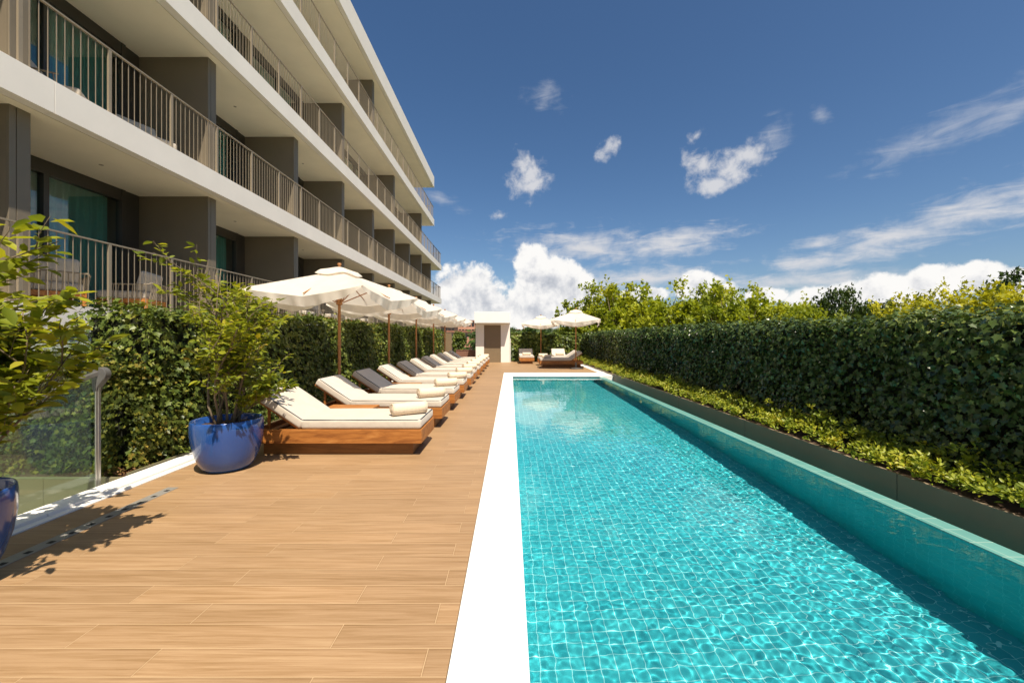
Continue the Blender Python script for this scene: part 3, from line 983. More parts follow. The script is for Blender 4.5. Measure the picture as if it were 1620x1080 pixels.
# leaf litter and ivy runners along the left bed
def litter():
    r = np.random.default_rng(22)
    n = 900
    P = np.stack([r.uniform(-4.15, -3.83, n), 4.2 + 6 * r.random(n) ** 1.5, r.uniform(-0.03, 0.02, n)], 1)
    nr = np.array([0, 0, 1.0]) + r.normal(0, 0.5, (n, 3))
    o = leaf_mesh('leaf_litter', P, nr, r.normal(size=(n, 3)), r.uniform(0.03, 0.07, n), LEAF, M['litter'], None)
    tag(o, 'dry brown fallen leaves on the soil at the foot of the left hedge', 'leaf litter', None, 'stuff')
M['litter'] = mat_leaf('litter_leaf', [(0.0, (0.09, 0.04, 0.02)), (0.6, (0.22, 0.12, 0.05)), (1.0, (0.34, 0.22, 0.10))], 0.1, 0.7, 0.2)
litter()
# left planter panel facing the stair
lp = tag(empty('planter', (-5.0, 4.1, -1.0)), 'khaki planter box with panel joints beside the stair behind the steel post', 'planter')
for a, b in ((-6.3, -5.42), (-5.416, -4.62), (-4.616, -3.815)):
    o = MB().box(a, b, 4.06, 4.10, -1.0, 0.015).build('panel', M['planter_left'], lp, bevel=0.003); o.location = -lp.location
o = MB().box(-3.835, -3.812, 4.105, 12, -0.3, 0.05).build('edge_strip', M['brown_edge'] if 'brown_edge' in M else M['planter_left'], lp); o.location = -lp.location

# ================================================================== LOUNGERS
def rect_loop(hx, hy, r, z, n=6):
    pts = []
    for cx, cy, a0 in ((hx - r, hy - r, 0), (-hx + r, hy - r, 90), (-hx + r, -hy + r, 180), (hx - r, -hy + r, 270)):
        for i in range(n + 1):
            a = R(a0 + 90 * i / n)
            pts.append((cx + r * math.cos(a), cy + r * math.sin(a), z))
    return pts + [pts[0]]
def lounger_proto():
    r = empty('sun_lounger', (0, 0, 0))
    W = 0.40
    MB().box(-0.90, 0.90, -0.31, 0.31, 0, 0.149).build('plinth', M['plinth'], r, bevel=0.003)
    fr = MB()
    fr.box(-1.0, 1.02, -W, -W + 0.035, 0.15, 0.315).box(-1.0, 1.02, W - 0.035, W, 0.15, 0.315)
    fr.box(0.985, 1.0195, -W + 0.036, W - 0.036, 0.15, 0.3145).box(-1.0, -0.965, -W + 0.036, W - 0.036, 0.15, 0.3145)
    for i in range(11):
        x = -0.94 + i * 0.175
        fr.box(x, x + 0.09, -W + 0.037, W - 0.037, 0.24, 0.262)
    fr.build('frame', M['teak'], r, bevel=0.004)
    c = bm_obj('seat_cushion', rounded_box(0.715, 0.395, 0.057, 0.032, 26, 14, 3, 0.012, 0.004, 3), M['cushion'], r)
    c.location = (0.295, 0, 0.374)
    MB().tube([(x, y, 0.0) for x, y, z in rect_loop(0.703, 0.383, 0.04, 0)], 0.0075, 6, False).build('piping', M['piping'], c, smooth=True).location = (0, 0, 0.050)
    c2 = bm_obj('back_cushion', rounded_box(0.325, 0.395, 0.057, 0.032, 14, 14, 3, 0.010, 0.003, 4), M['cushion'], r)
    a = R(34)
    ct = Vector((-0.43, 0, 0.315)) + Vector((-math.cos(a), 0, math.sin(a))) * 0.322 + Vector((math.sin(a), 0, math.cos(a))) * 0.058
    c2.location = ct
    c2.rotation_euler = (0, a, 0)
    MB().tube([(x, y, 0.0) for x, y, z in rect_loop(0.313, 0.383, 0.04, 0)], 0.0075, 6, False).build('piping', M['piping'], c2, smooth=True).location = (0, 0, 0.050)
    bf = MB()
    for y in (-0.36, 0.32):
        bf.box(-0.325, 0.30, y, y + 0.04, -0.03, 0.0)
    for i in range(6):
        x = -0.32 + i * 0.11
        bf.box(x, x + 0.07, -0.318, 0.318, -0.024, -0.004)
    b = bf.build('back_frame', M['teak'], r, bevel=0.003)
    b.location = ct - Vector((math.sin(a), 0, math.cos(a))) * 0.053
    b.rotation_euler = (0, a, 0)
    st = MB()
    for y in (-0.30, 0.28):
        st.box(-0.86, -0.83, y, y + 0.02, 0.262, 0.54)
    st.build('prop', M['teak'], r)
    return r
def towel_proto():
    # a rolled towel: a spiral sheet along x
    L = 0.44; n = 110; turns = 3.1; th = 0.0125
    r0, r1 = 0.012, 0.079
    inner = []; outer = []
    for i in range(n + 1):
        t = i / n
        a = 2 * math.pi * turns * t + 4.15
        r = r0 + (r1 - r0) * t
        c = (math.cos(a), math.sin(a))
        inner.append((c[0] * (r - th / 2), c[1] * (r - th / 2)))
        outer.append((c[0] * (r + th / 2), c[1] * (r + th / 2)))
    v = []; f = []
    seg = 8
    rs = np.random.default_rng(2)
    for s in range(seg + 1):
        x = -L / 2 + L * s / seg
        k = 1 + 0.02 * math.sin(s * 1.7)
        for i in range(n + 1):
            e = 0.004 * math.sin(i * 0.35) if s in (0, seg) else 0
            v.append((x + e + (0.05 * (i / n - .5) * .2), inner[i][0] * k, inner[i][1] * k * 0.95))
            v.append((x + e + (0.05 * (i / n - .5) * .2), outer[i][0] * k, outer[i][1] * k * 0.95))
    W = 2 * (n + 1)
    for s in range(seg):
        for i in range(n):
            a = s * W + 2 * i
            f.append((a, a + 2, a + W + 2, a + W))
            f.append((a + 1, a + W + 1, a + W + 3, a + 3))
        a = s * W + 2 * n
        f.append((a, a + 1, a + W + 1, a + W))
    for s in (0, seg):
        for i in range(n):
            a = s * W + 2 * i
            f.append((a, a + 1, a + 3, a + 2))
    mb = MB(); mb.add(v, f)
    return mb.build('rolled_towel', M['towel'], smooth=True)
ORD = ['first', 'second', 'third', 'fourth', 'fifth', 'sixth', 'seventh', 'eighth', 'ninth', 'tenth', 'last']
lp0 = lounger_proto()
tw0 = towel_proto()
LY = [4.855 + 0.40 + 1.5 * k for k in range(11)]
shade = {2, 4, 6, 8, 10}
for k in range(11):
    o = lp0 if k == 0 else copy_tree(lp0)
    o.location = (-2.07 + random.uniform(-.012, .012) * (k > 0), LY[k], 0)
    o.rotation_euler = (0, 0, R(random.uniform(-0.7, 0.7)) * (k > 0))
    w = ORD[k]
    if k == 0: lb = 'teak sun lounger with cream cushions right beside the blue pot, nearest of the left row'
    else:
        lb = '%s sun lounger from the blue pot in the left row, back cushion %s' % (w, 'in umbrella shade' if k in shade else 'in sun')
        if k == 10: lb = 'last sun lounger of the left row, nearest the white hut door'
    tag(o, lb, 'sun lounger', 'sun loungers on the terrace')
    t = tw0 if k == 0 else copy_tree(tw0)
    t.location = (-1.285 + random.uniform(-.03, .03), LY[k] - 0.09 + random.uniform(-.02, .02), 0.522)
    t.rotation_euler = (0, 0, R(33 + random.uniform(-5, 5)))
    tag(t, 'rolled cream towel on the %s' % ('sun lounger beside the blue pot' if k == 0 else ('%s sun lounger from the blue pot' % w if k < 10 else 'last lounger of the left row')), 'towel', 'rolled towels on the loungers')
far_l = [(0.88, 22.95, -90, 'far sun lounger facing the camera, beside the white hut', 'rolled towel on the far lounger beside the white hut', (0.88, 22.55)),
         (2.75, 23.05, -90, 'far sun lounger facing the camera before the end hedge, half in umbrella shade', 'rolled towel on the far lounger that faces the camera beyond the side-on pair', (2.7, 22.5)),
         (2.40, 19.60, 180, 'front sun lounger lying side-on at the pool end under the right umbrella', 'rolled towel on the side-on lounger nearest the pool end', (1.72, 19.55)),
         (2.42, 21.10, 180, 'rear sun lounger lying side-on, half hidden behind the front one at the pool end', 'rolled towel on the half hidden side-on lounger', (1.66, 21.0))]
for (x, y, rz, lb, tl, (tx, ty)) in far_l:
    o = copy_tree(lp0)
    o.location = (x, y, 0); o.rotation_euler = (0, 0, R(rz))
    tag(o, lb, 'sun lounger', 'sun loungers on the terrace')
    t = copy_tree(tw0)
    t.location = (tx, ty, 0.522); t.rotation_euler = (0, 0, R(random.uniform(-5, 5)))
    tag(t, tl, 'towel', 'rolled towels on the loungers')
# side tables between pairs
def table_proto():
    r = empty('side_table', (0, 0, 0))
    mb = MB()
    for i in range(5):
        mb.box(-0.35, 0.35, -0.215 + i * 0.087, -0.215 + i * 0.087 + 0.081, 0.36, 0.39)
    mb.build('tabletop', M['teak'], r, bevel=0.003)
    MB().box(-0.33, 0.33, -0.20, -0.17, 0.29, 0.3595).box(-0.33, 0.33, 0.17, 0.20, 0.29, 0.3595).build('apron', M['teak'], r)
    for x in (-0.33, 0.28):
        for y in (-0.198, 0.15):
            MB().box(x, x + 0.05, y, y + 0.048, 0, 0.2895).build('leg', M['teak'], r)
    return r
tb = table_proto()
for i, k in enumerate((0, 2, 4, 6, 8)):
    t = tb if i == 0 else copy_tree(tb)
    t.location = (-2.33, LY[k] + 0.75, 0)
    tag(t, 'low teak side table between the %s and %s loungers from the blue pot' % (ORD[k], ORD[k + 1]), 'table', 'side tables between the loungers')

# ================================================================== UMBRELLAS
def umbrella_proto():
    r = empty('parasol', (0, 0, 0))
    s = 1.04; ZA, ZC = 2.60, 2.19
    MB().lathe([(0.0, 0), (0.26, 0), (0.26, 0.05), (0.05, 0.07), (0.045, 0.30), (0.036, 0.30)], 28).build('base', M['grey_metal'], r)
    MB().lathe([(0.026, 0.02), (0.026, 1.25), (0.031, 1.26), (0.031, 1.34), (0.026, 1.35), (0.024, 2.66), (0.0, 2.66)], 16).build('pole', M['teak_y'], r, smooth=False)
    MB().lathe([(0.0, 2.735), (0.03, 2.73), (0.036, 2.70), (0.02, 2.675), (0.03, 2.655), (0.0, 2.65)][::-1], 16).build('finial', M['teak_y'], r, smooth=True)
    MB().lathe([(0.026, 1.98), (0.055, 1.99), (0.055, 2.07), (0.026, 2.09)], 16).build('hub', M['teak_y'], r)
    n = 16
    rs = np.random.default_rng(8)
    def zs(x, y):
        # pyramid with sagging panels
        m = max(abs(x), abs(y)); q = min(abs(x), abs(y))
        t = m / s
        zz = ZA + (ZC - ZA) * t
        off = 1 - (q / m if m > 1e-6 else 1)
        return zz - 0.15 * t ** 2.5 * off ** 0.75 - 0.012 * math.sin(math.pi * min(1, t)) * off
    v = []; f = []
    N = 2 * n + 1
    for i in range(N):
        for j in range(N):
            x = s * (i - n) / n; y = s * (j - n) / n
            m = max(abs(x), abs(y)); q = min(abs(x), abs(y))
            k = 1 - 0.055 * (m / s) * (1 - (q / m) if m > 0 else 0)     # edges pulled in between the corners
            v.append((x * k, y * k, zs(x, y)))
    for i in range(N - 1):
        for j in range(N - 1):
            a = i * N + j
            f.append((a, a + N, a + N + 1, a + 1))
    can = MB(); can.add(v, f)
    c = can.build('canopy', M['canvas'], r, smooth=True)
    md = c.modifiers.new('edge', 'EDGE_SPLIT'); md.split_angle = R(12)
    # valance: a loose strip hanging from each edge, tied up at the corners
    vv = []; vf = []
    for side in range(4):
        rot = Matrix.Rotation(side * math.pi / 2, 3, 'Z')
        b = len(vv); S = 44
        ph = rs.uniform(0, 6.28)
        for i in range(S + 1):
            t = 2 * i / S - 1
            x = s * t
            off = 1 - abs(t)
            k = 1 - 0.055 * off
            zt = zs(x, -s)
            drop = 0.035 + 0.125 * (1 - abs(t) ** 3)
            for j in range(4):
                u = j / 3
                w = 0.018 * u * math.sin(t * 13 + ph) + 0.012 * u * math.sin(t * 29 + 2 * ph)
                p = rot @ Vector((x * (k if True else 1), -s * k - 0.004 - w + 0.05 * u * off, zt - drop * u))
                vv.append(tuple(p))
        for i in range(S):
            for j in range(3):
                a = b + i * 4 + j
                vf.append((a, a + 4, a + 5, a + 1))
    va = MB(); va.add(vv, vf)
    va.build('valance', M['canvas'], c, smooth=True)
    # wind vent: a small cap over the top
    vt = []; vtf = []
    m = 8; s2 = 0.33
    for i in range(2 * m + 1):
        for j in range(2 * m + 1):
            x = s2 * (i - m) / m; y = s2 * (j - m) / m
            mm = max(abs(x), abs(y)) / s2; q = min(abs(x), abs(y)) / s2
            z = 2.655 - 0.105 * mm ** 1.5 - 0.035 * max(0, mm - 0.75) / 0.25 - 0.02 * mm * (mm - q) + 0.014 * math.sin(11 * x + 2) * math.sin(10 * y + 1)
            kk = 1 - 0.13 * q
            vt.append((x * kk, y * kk, z))
    for i in range(2 * m):
        for j in range(2 * m):
            a = i * (2 * m + 1) + j
            vtf.append((a, a + 2 * m + 1, a + 2 * m + 2, a + 1))
    q = MB(); q.add(vt, vtf)
    q.build('vent', M['canvas'], c, smooth=True)
    for sx, sy in ((1, 1), (1, -1), (-1, 1), (-1, -1)):
        MB().tube([(sx * 0.04, sy * 0.04, ZA - 0.045), (sx * s * 0.985, sy * s * 0.985, ZC - 0.022)], 0.011, 6).build('rib', M['teak_y'], r)
        MB().tube([(sx * 0.045, sy * 0.045, 2.03), (sx * 0.52, sy * 0.52, ZA + (ZC - ZA) * 0.5 - 0.045)], 0.010, 6).build('strut', M['teak_y'], r)
    for a in range(4):
        x, y = ((1, 0), (-1, 0), (0, 1), (0, -1))[a]
        MB().tube([(x * 0.04, y * 0.04, ZA - 0.05), (x * s * 0.93, y * s * 0.93, ZC - 0.10)], 0.009, 6).build('rib', M['teak_y'], r)
        MB().tube([(x * 0.045, y * 0.045, 2.03), (x * 0.40, y * 0.40, ZA + (ZC - ZA) * 0.38 - 0.075)], 0.009, 6).build('strut', M['teak_y'], r)
    return r
up = umbrella_proto()
ums = [(-3.06, 7.35, -10, 'cream square parasol nearest the camera, behind the leafy potted shrub'),
       (-3.06, 10.35, -8, 'second cream parasol of the left row, behind the nearest one'),
       (-3.06, 13.35, -12, 'third cream parasol of the left row'),
       (-3.06, 16.35, -9, 'fourth cream parasol of the left row, before the farthest one'),
       (-3.06, 19.2, -11, 'farthest cream parasol of the left row, left of the white hut'),
       (2.93, 18.4, -10, 'white parasol at the far right, its pole in front of the side-on lounger'),
       (1.75, 23.6, -6, 'rear white parasol between the two far loungers by the end hedge')]
for i, (x, y, rz, lb) in enumerate(ums):
    o = up if i == 0 else copy_tree(up)
    o.location = (x, y, 0)
    o.rotation_euler = (0, 0, R(rz))
    tag(o, lb, 'parasol', 'parasols on the terrace')

# ================================================================== POTTED SHRUBS
def potted_shrub(name, loc, label, seed, stems, height, spread, leaf, nleaf, lean=(0, 0), extra=()):
    r = np.random.default_rng(seed)
    root = tag(empty(name, loc), label, 'potted plant', 'shrubs in blue pots')
    prof = [(0.0, 0.0), (0.17, 0.0), (0.21, 0.012), (0.245, 0.05), (0.285, 0.14), (0.318, 0.26), (0.334, 0.38), (0.336, 0.47), (0.331, 0.522), (0.325, 0.533), (0.316, 0.533), (0.308, 0.52), (0.300, 0.40), (0.0, 0.40)]
    MB().lathe(prof, 64).build('pot', M['pot'], root, smooth=True)
    MB().lathe([(0.0, 0.485), (0.10, 0.48), (0.2, 0.475), (0.304, 0.465)], 32).build('soil', M['soil'], root, smooth=True)
    wood = MB()
    P = []; A = []; Nn = []; S = []; Q = []
    def leafs(path, n, t0):
        for i in range(n):
            t = t0 + (1 - t0) * ((i + r.random()) / n)
            q = t * (len(path) - 1); j = min(int(q), len(path) - 2); u = q - j
            p = path[j] * (1 - u) + path[j + 1] * u
            d = path[j + 1] - path[j]; d = d / np.linalg.norm(d)
            th = r.uniform(0, 6.28)
            side = np.array([math.cos(th), math.sin(th), r.uniform(-0.25, 0.5)])
            a = d * r.uniform(0.25, 0.8) + side * 0.9 + np.array([0, 0, -0.15])
            nn = np.array([0, 0, 1.0]) + r.normal(0, 0.45, 3)
            P.append(p + side * 0.012); A.append(a); Nn.append(nn); S.append(leaf * r.uniform(0.6, 1.2) * (0.8 if t < .5 else 1)); Q.append(r.random() ** 1.2 * (0.75 + 0.25 * t))
    def grow(p0, d0, L, rad, depth, steps=7):
        d = np.array(d0, float); d /= np.linalg.norm(d)
        path = [np.array(p0, float)]
        for i in range(steps):
            d = d + r.normal(0, 0.13, 3) + np.array([0, 0, 0.045 if depth == 0 else 0.0])
            d /= np.linalg.norm(d)
            path.append(path[-1] + d * L / steps)
        wood.tube([tuple(p) for p in path], [rad * (1 - 0.7 * i / steps) for i in range(steps + 1)], 6)
        if depth < 2:
            nb = (7, 4)[depth]
            for b in range(nb):
                t = 0.28 + 0.66 * (b + r.random() * 0.8) / nb
                j = min(int(t * steps), steps - 1)
                th = r.uniform(0, 6.28)
                dd = d * 0.9 + np.array([math.cos(th), math.sin(th), 0.35]) * 0.72
                grow(path[j], dd, L * (0.34 if depth == 0 else 0.5) * r.uniform(0.7, 1.2), rad * 0.5, depth + 1, 5)
        leafs(path, nleaf[depth], (0.30, 0.2, 0.1)[depth])
    for k in range(stems):
        th = 2 * math.pi * (k + r.random() * 0.6) / stems
        o = np.array([0.10 * math.cos(th), 0.10 * math.sin(th), 0.44])
        sp = spread * r.uniform(0.5, 1.2)
        grow(o, (math.cos(th) * sp + lean[0], math.sin(th) * sp + lean[1], 1.0), height * r.uniform(0.75, 1.1), 0.013, 0)
    for (d, L) in extra:
        grow((0, 0, 0.46), d, L, 0.010, 0)
    wood.build('stem', M['bark'], root, smooth=True)
    leaf_mesh('foliage', np.array(P), np.array(Nn), np.array(A), np.array(S), LEAF, M['shrub'], root, np.clip(np.array(Q), 0, 1))
potted_shrub('potted_shrub', (-3.04, 4.42, 0), 'bushy yellow green shrub in a glossy blue pot beside the nearest lounger', 31, 10, 1.56, 0.165, 0.082, (8, 11, 11), (0.0, 0.0), (((0.75, 0.1, 0.65), 0.8),))
potted_shrub('potted_shrub', (-3.20, 2.24, 0), 'leafy shrub in a blue pot cut off by the left edge of the picture', 33, 7, 1.40, 0.38, 0.108, (7, 9, 9), (0.06, 0.0), (((0.72, 0.05, 0.95), 1.15), ((0.40, 0.1, 1.1), 1.20)))

# ================================================================== STAIR BALUSTRADE, DRAIN
bl = tag(empty('glass_balustrade', (-3.9, 3.89, 0)), 'glass stair balustrade with steel end post and round handrail cap beside the left pot', 'balustrade')
MB().box(-0.013, 0.013, -0.012, 0.012, -0.05, 1.02).box(-0.006, 0.006, -0.03, -0.0122, -0.05, 1.0).build('post', M['steel'], bl, bevel=0.003)
cap = MB()
n = 28
prof = []
for i in range(n):
    a = 2 * math.pi * i / n
    prof.append((0.03 + 0.068 * math.cos(a), 1.05 + 0.068 * math.sin(a)))
# teardrop: round head with a tail down to the post
prof = [(0.03 + 0.066 * math.cos(R(a)), 1.055 + 0.066 * math.sin(R(a))) for a in range(-60, 181, 10)] + [(-0.036, 0.93), (-0.02, 0.885), (0.005, 0.89), (0.012, 0.93)]
cap.prism_y(prof, -0.03, 0.03)
cap.build('handrail_cap', M['grey_metal'], bl, bevel=0.004)
hr_ = MB().prism_x([(-0.02, 1.045), (-0.02, 1.085), (-2.6, 0.235), (-2.6, 0.195)], -0.022, 0.022)
hr_.build('handrail', M['steel'], bl, bevel=0.004)
MB().prism_x([(-0.035, 1.03), (-0.035, -0.1), (-2.6, -0.95), (-2.6, 0.18)], -0.006, 0.006).build('glass_panel', M['clear_glass'], bl)
MB().box(-2.0, -0.19, 0.11, 0.122, 0.02, 1.48).build('glass_panel', M['clear_glass'], bl)
dr = tag(empty('drain_grate', (-3.15, 2.4, 0)), 'narrow grey slotted drain strip set in the tan deck by the near left pot', 'drain')
mb = MB().box(-0.05, 0.05, -1.6, 1.44, -0.02, 0.004)
mb.build('cover_plate', M['slot'], dr)
for i in range(22):
    y = -1.5 + i * 0.135
    o = MB().box(-0.006, 0.030, y, y + 0.035, 0.003, 0.0052).build('slot', M['black'], dr)

# ================================================================== FAR END: HUT, WALLS
hut = tag(empty('service_hut', (-1.0, 23.3, 0)), 'small white hut with a brown door at the far end of the deck', 'hut')
MB().box(-0.97, -0.50, 0, 1.2, 0, 2.2).box(0.455, 0.97, 0, 1.2, 0, 2.20).box(-0.499, 0.454, 0.001, 1.2, 2.12, 2.20).build('wall', M['render'], hut, bevel=0.005)
MB().box(-0.985, 0.98, -0.66, 1.25, 2.21, 2.82).build('roof', M['white'], hut, bevel=0.006)
dd = MB().box(-0.497, 0.452, 0.05, 0.09, 0.005, 2.118).build('door', M['door'], hut)
MB().box(-0.43, -0.41, 0.0, 0.05, 0.95, 1.15).build('handle', M['grey_metal'], dd)
MB().box(0.995, 1.02, 0.1, 0.13, 0, 1.35).build('corner_post', M['white'], hut)
pw = tag(empty('brown_wall', (-2.55, 24.9, 0)), 'low brown parapet wall left of the white hut with the town beyond', 'wall')
MB().box(-0.75, 0.56, 0, 0.12, 0, 0.62).build('panel', M['brown_wall'], pw, bevel=0.004)
MB().box(-0.77, 0.58, -0.02, 0.14, 0.622, 0.66).build('coping', M['brown_wall'], pw)
gp = tag(empty('taupe_screen', (-3.75, 24.6, 0)), 'plain taupe screen wall closing the end of the left hedge', 'wall')
MB().box(-0.28, 0.22, 0, 0.12, 0, 1.68).build('panel', M['door'], gp, bevel=0.004)
MB().box(-0.29, 0.23, -0.01, 0.13, 1.682, 1.71).build('cap', M['taupe'], gp)
gh = tag(empty('ivy_screen', (-3.2, 26.0, -0.4)), 'small ivy covered screen right of the taupe end wall', 'bush')
o = MB().box(-3.55, -3.0, 26.02, 26.4, -0.4, 1.55).build('twig_core', M['ivy_core'], gh); o.location = -gh.location
o = hedge_leaves('foliage', [(-3.6, -2.95, 25.95, 26.4, -0.35, 1.62, ('-y', '+z', '+x'))], 320, 0.11, M['ivy_left'], gh, seed=15); o.location = -gh.location

# ================================================================== TREES BEYOND THE HEDGE
def tree_proto(name, seed, rx, rz, trunk, nclump, nleaf, leaf, mat, hollow=0.35):
    """root at the ground; crown of leaf clumps on limbs"""
    r = np.random.default_rng(seed)
    root = empty(name, (0, 0, 0))
    wood = MB()
    cz = trunk + rz * 0.75
    wood.tube([(0, 0, 0), (0.1, 0.05, trunk * 0.5), (0.0, 0.1, trunk), (0.05, 0.0, cz + rz * 0.3)], [0.24, 0.19, 0.15, 0.05], 9)
    cl = []
    while len(cl) < nclump:
        p = r.uniform(-1, 1, 3)
        d = np.linalg.norm(p)
        if d > 1 or d < hollow: continue
        if p[2] < -0.75: continue
        cl.append(np.array([p[0] * rx, p[1] * rx, p[2] * rz]) * (1 + 0.12 * r.normal()))
    P = []; Nn = []; A = []; S = []; Q = []
    for c in cl:
        ctr = np.array([0, 0, cz]) + c
        st = np.array([0, 0, cz - rz * 0.55 + 0.35 * c[2]])
        mid = (st + ctr) / 2 + r.normal(0, 0.15, 3)
        wood.tube([tuple(st), tuple(mid), tuple(ctr)], [0.055, 0.035, 0.012], 5)
        rad = r.uniform(0.35, 0.75)
        tone = r.random()
        # a clump is a few twigs carrying leaves, so its outline is ragged
        for t in range(7):
            d = r.normal(size=3); d[2] += 0.35; d /= np.linalg.norm(d)
            L = rad * r.uniform(0.7, 1.6)
            m = nleaf // 7
            k = r.random(m) ** 0.7
            pp = ctr + d[None] * (L * k)[:, None] + r.normal(0, 0.10, (m, 3))
            P.append(pp)
            nn = r.normal(0, 0.55, (m, 3)) + np.array([0, 0, 0.8]); Nn.append(nn)
            aa = d[None] * 0.6 + r.normal(0, 0.6, (m, 3)) + np.array([0, 0, -0.3]); A.append(aa)
            S.append(leaf * r.uniform(0.6, 1.3, m)); Q.append(np.clip(0.55 * tone + 0.45 * r.random(m), 0, 1))
    wood.build('trunk', M['bark'], root, smooth=True)
    leaf_mesh('crown', np.concatenate(P), np.concatenate(Nn), np.concatenate(A), np.concatenate(S), IVY, mat, root, np.concatenate(Q))
    return root
GZ = -11.0
TP = [tree_proto('plane_tree', 41, 3.3, 3.2, 8.2, 150, 98, 0.20, M['plane']),
      tree_proto('plane_tree', 42, 3.1, 3.4, 8.0, 145, 98, 0.20, M['plane']),
      tree_proto('plane_tree', 43, 3.5, 3.0, 8.2, 155, 98, 0.20, M['plane'])]
YT = [tree_proto('yellow_tree', 44, 3.3, 2.5, 8.3, 140, 98, 0.17, M['yellow_leaf']),
      tree_proto('yellow_tree', 45, 3.0, 2.3, 8.5, 130, 98, 0.17, M['yellow_leaf'])]
DT = [tree_proto('dark_tree', 46, 2.6, 2.4, 8.8, 110, 98, 0.20, M['dark_leaf'])]
# (prototype list, image x of the crown, distance, image y of its top, radius scale, label)
trees = [(TP, 0, 940, 30, 452, 0.85, 'bright green plane tree rising just right of the far right parasol'),
         (TP, 1, 985, 27, 441, 0.95, 'tallest plane tree behind the far end of the right hedge'),
         (TP, 2, 1045, 24, 446, 0.85, 'plane tree third from the parasol in the line beyond the hedge'),
         (TP, 0, 1100, 25, 452, 0.85, 'plane tree fourth from the parasol, in front of the white cloud'),
         (TP, 1, 1155, 22, 441, 0.72, 'narrow plane tree with a pointed top in the middle of the hedge line'),
         (TP, 2, 1210, 22, 450, 0.80, 'plane tree with a round top right of the narrow pointed one'),
         (TP, 1, 1255, 24, 468, 0.70, 'low plane tree where the row beyond the hedge drops'),
         (DT, 0, 1325, 26, 458, 0.62, 'dark green tree standing apart in the gap of the tree line'),
         (DT, 0, 1385, 34, 478, 0.85, 'dull dark tree low behind the hedge in the gap'),
         (TP, 0, 1290, 20, 486, 0.6, 'small plane tree barely above the hedge before the dark tree'),
         (YT, 0, 1430, 17, 466, 0.72, 'yellow leaved tree at the left end of the yellow group'),
         (YT, 1, 1500, 15.5, 447, 0.78, 'tallest yellow leaved tree beyond the right hedge'),
         (YT, 0, 1570, 14, 448, 0.72, 'yellow leaved tree near the right edge of the picture'),
         (YT, 1, 1650, 13, 436, 0.72, 'yellow leaved tree cut by the right edge of the picture'),
         (DT, 0, 1640, 18, 425, 0.7, 'dark topped tree behind the yellow ones at the right edge')]
used = set()
for (lst, pi, px, Y, py, scl, lb) in trees:
    src = lst[pi]
    key = (id(lst), pi)
    o = src if key not in used else copy_tree(src)
    used.add(key)
    X = (px - VX) / F * Y
    Zt = H + (VY - py) / F * Y
    top = max(v.co.z for v in [ch_ for ch_ in o.children if ch_.name.startswith('crown')][0].data.vertices) - 0.35
    hz = (Zt - GZ) / top
    o.location = (X, Y, GZ)
    o.rotation_euler = (0, 0, random.uniform(0, 6.28))
    o.scale = (scl, scl, hz)
    tag(o, lb, 'tree', 'trees beyond the right hedge')
# far woodland behind the end hedge
def woodland():
    r = np.random.default_rng(51)
    P = []; S = []
    for k in range(150):
        x = r.uniform(-8, 60); y = r.uniform(70, 130)
        zt = H + r.uniform(6, 19) / F * y
        c = np.array([x, y, zt - 2.0])
        m = 90
        d = r.normal(size=(m, 3)); d /= np.linalg.norm(d, axis=1, keepdims=True)
        P.append(c + d * np.array([2.6, 2.6, 2.0]) * (r.random((m, 1)) ** 0.4)); S.append(r.uniform(0.5, 1.0, m))
    P = np.concatenate(P); S = np.concatenate(S); n = len(P)
    o = leaf_mesh('woodland', P, r.normal(0, .6, (n, 3)) + np.array([0, -.3, .8]), r.normal(size=(n, 3)), S, IVY, M['dark_leaf'], None)
    tag(o, 'distant dark green woodland behind the white parasols and end hedge', 'woodland', None, 'stuff')
woodland()

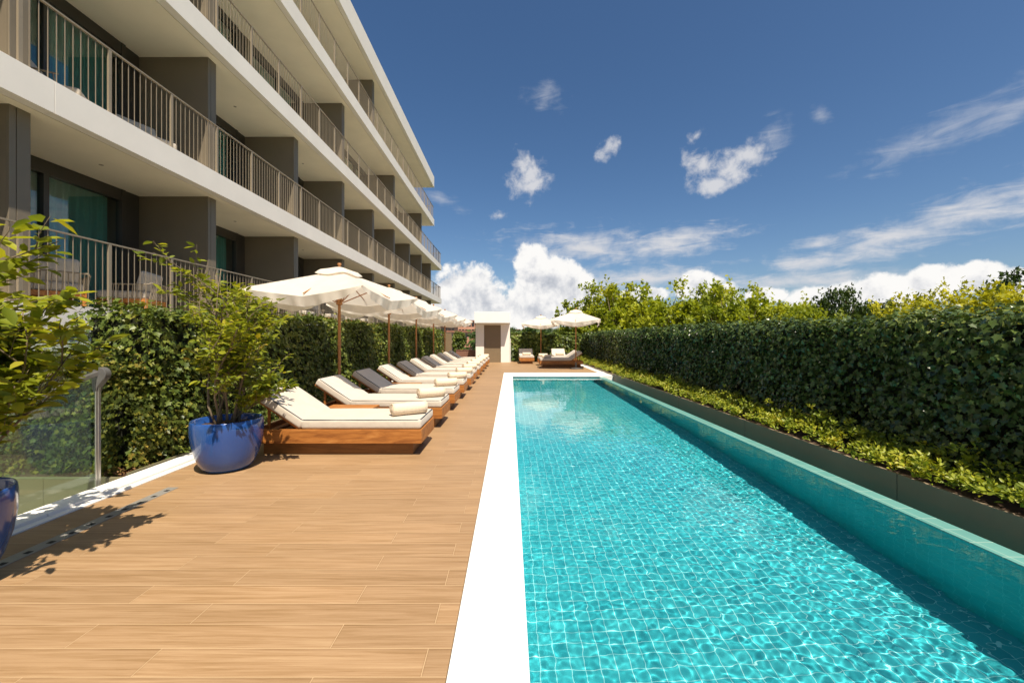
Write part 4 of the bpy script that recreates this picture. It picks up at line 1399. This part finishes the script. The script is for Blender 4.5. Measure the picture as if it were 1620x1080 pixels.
# ================================================================== TOWN
def house(loc, w, d, h, mat, label, storeys, cols, hip=True, rz=0.0):
    r = tag(empty('town_house', loc, rz), label, 'house', 'terracotta houses of the town')
    MB().box(-w / 2, w / 2, -d / 2, d / 2, 0, h).build('wall', mat, r)
    o = 0.5
    mb = MB()
    if hip:
        mb.add([(-w / 2 - o, -d / 2 - o, h + .01), (w / 2 + o, -d / 2 - o, h + .01), (w / 2 + o, d / 2 + o, h + .01), (-w / 2 - o, d / 2 + o, h + .01), (-w / 4, 0, h + 2.2), (w / 4, 0, h + 2.2)],
               [(0, 1, 5, 4), (1, 2, 5), (2, 3, 4, 5), (3, 0, 4), (3, 2, 1, 0)])
    else:
        mb.box(-w / 2 - o, w / 2 + o, -d / 2 - o, d / 2 + o, h + .01, h + 0.7)
    mb.build('roof', M['roof_tile'], r)
    sh = h / storeys
    first = None
    for i in range(storeys):
        for j in range(cols):
            x = -w / 2 + w * (j + 0.5) / cols
            if first is None:
                first = MB().box(-0.65, 0.65, -0.12, 0.05, 0, sh * 0.58).build('window', M['win_dark'], r)
                q = first
            else:
                q = first.copy(); col.objects.link(q); q.parent = r
            q.location = (x, -d / 2, i * sh + 0.22 * sh)
TG = -11
def twn(px0, px1, py, Y):
    return ((px0 + px1) / 2 - VX) / F * Y, (px1 - px0) / F * Y, H + (VY - py) / F * Y - TG
for (p0, p1, py, Y, mt, lb, ncol, hip) in [
        (733, 757, 533, 95, 'pink', 'near pink house with rows of dark windows left of the white hut', 4, True),
        (712, 760, 523, 150, 'pink', 'wide pale pink block behind the near pink house', 8, False),
        (690, 722, 514, 170, 'terracotta', 'terracotta block behind the left parasols, left of the wide pink one', 6, False),
        (722, 752, 507, 230, 'terracotta', 'highest terracotta block on the skyline left of the hut', 6, False),
        (664, 700, 512, 240, 'cream_wall', 'cream house far off between the parasol canopies and hedge', 6, True),
        (806, 821, 521, 150, 'terracotta', 'terracotta block peeping out right of the white hut', 3, False)]:
    x, w, h = twn(p0, p1, py, Y)
    house((x, Y, TG), w, 10, h - (2.2 if hip else 0.7), M[mt], lb, max(3, int(h / 3.2)), ncol, hip)
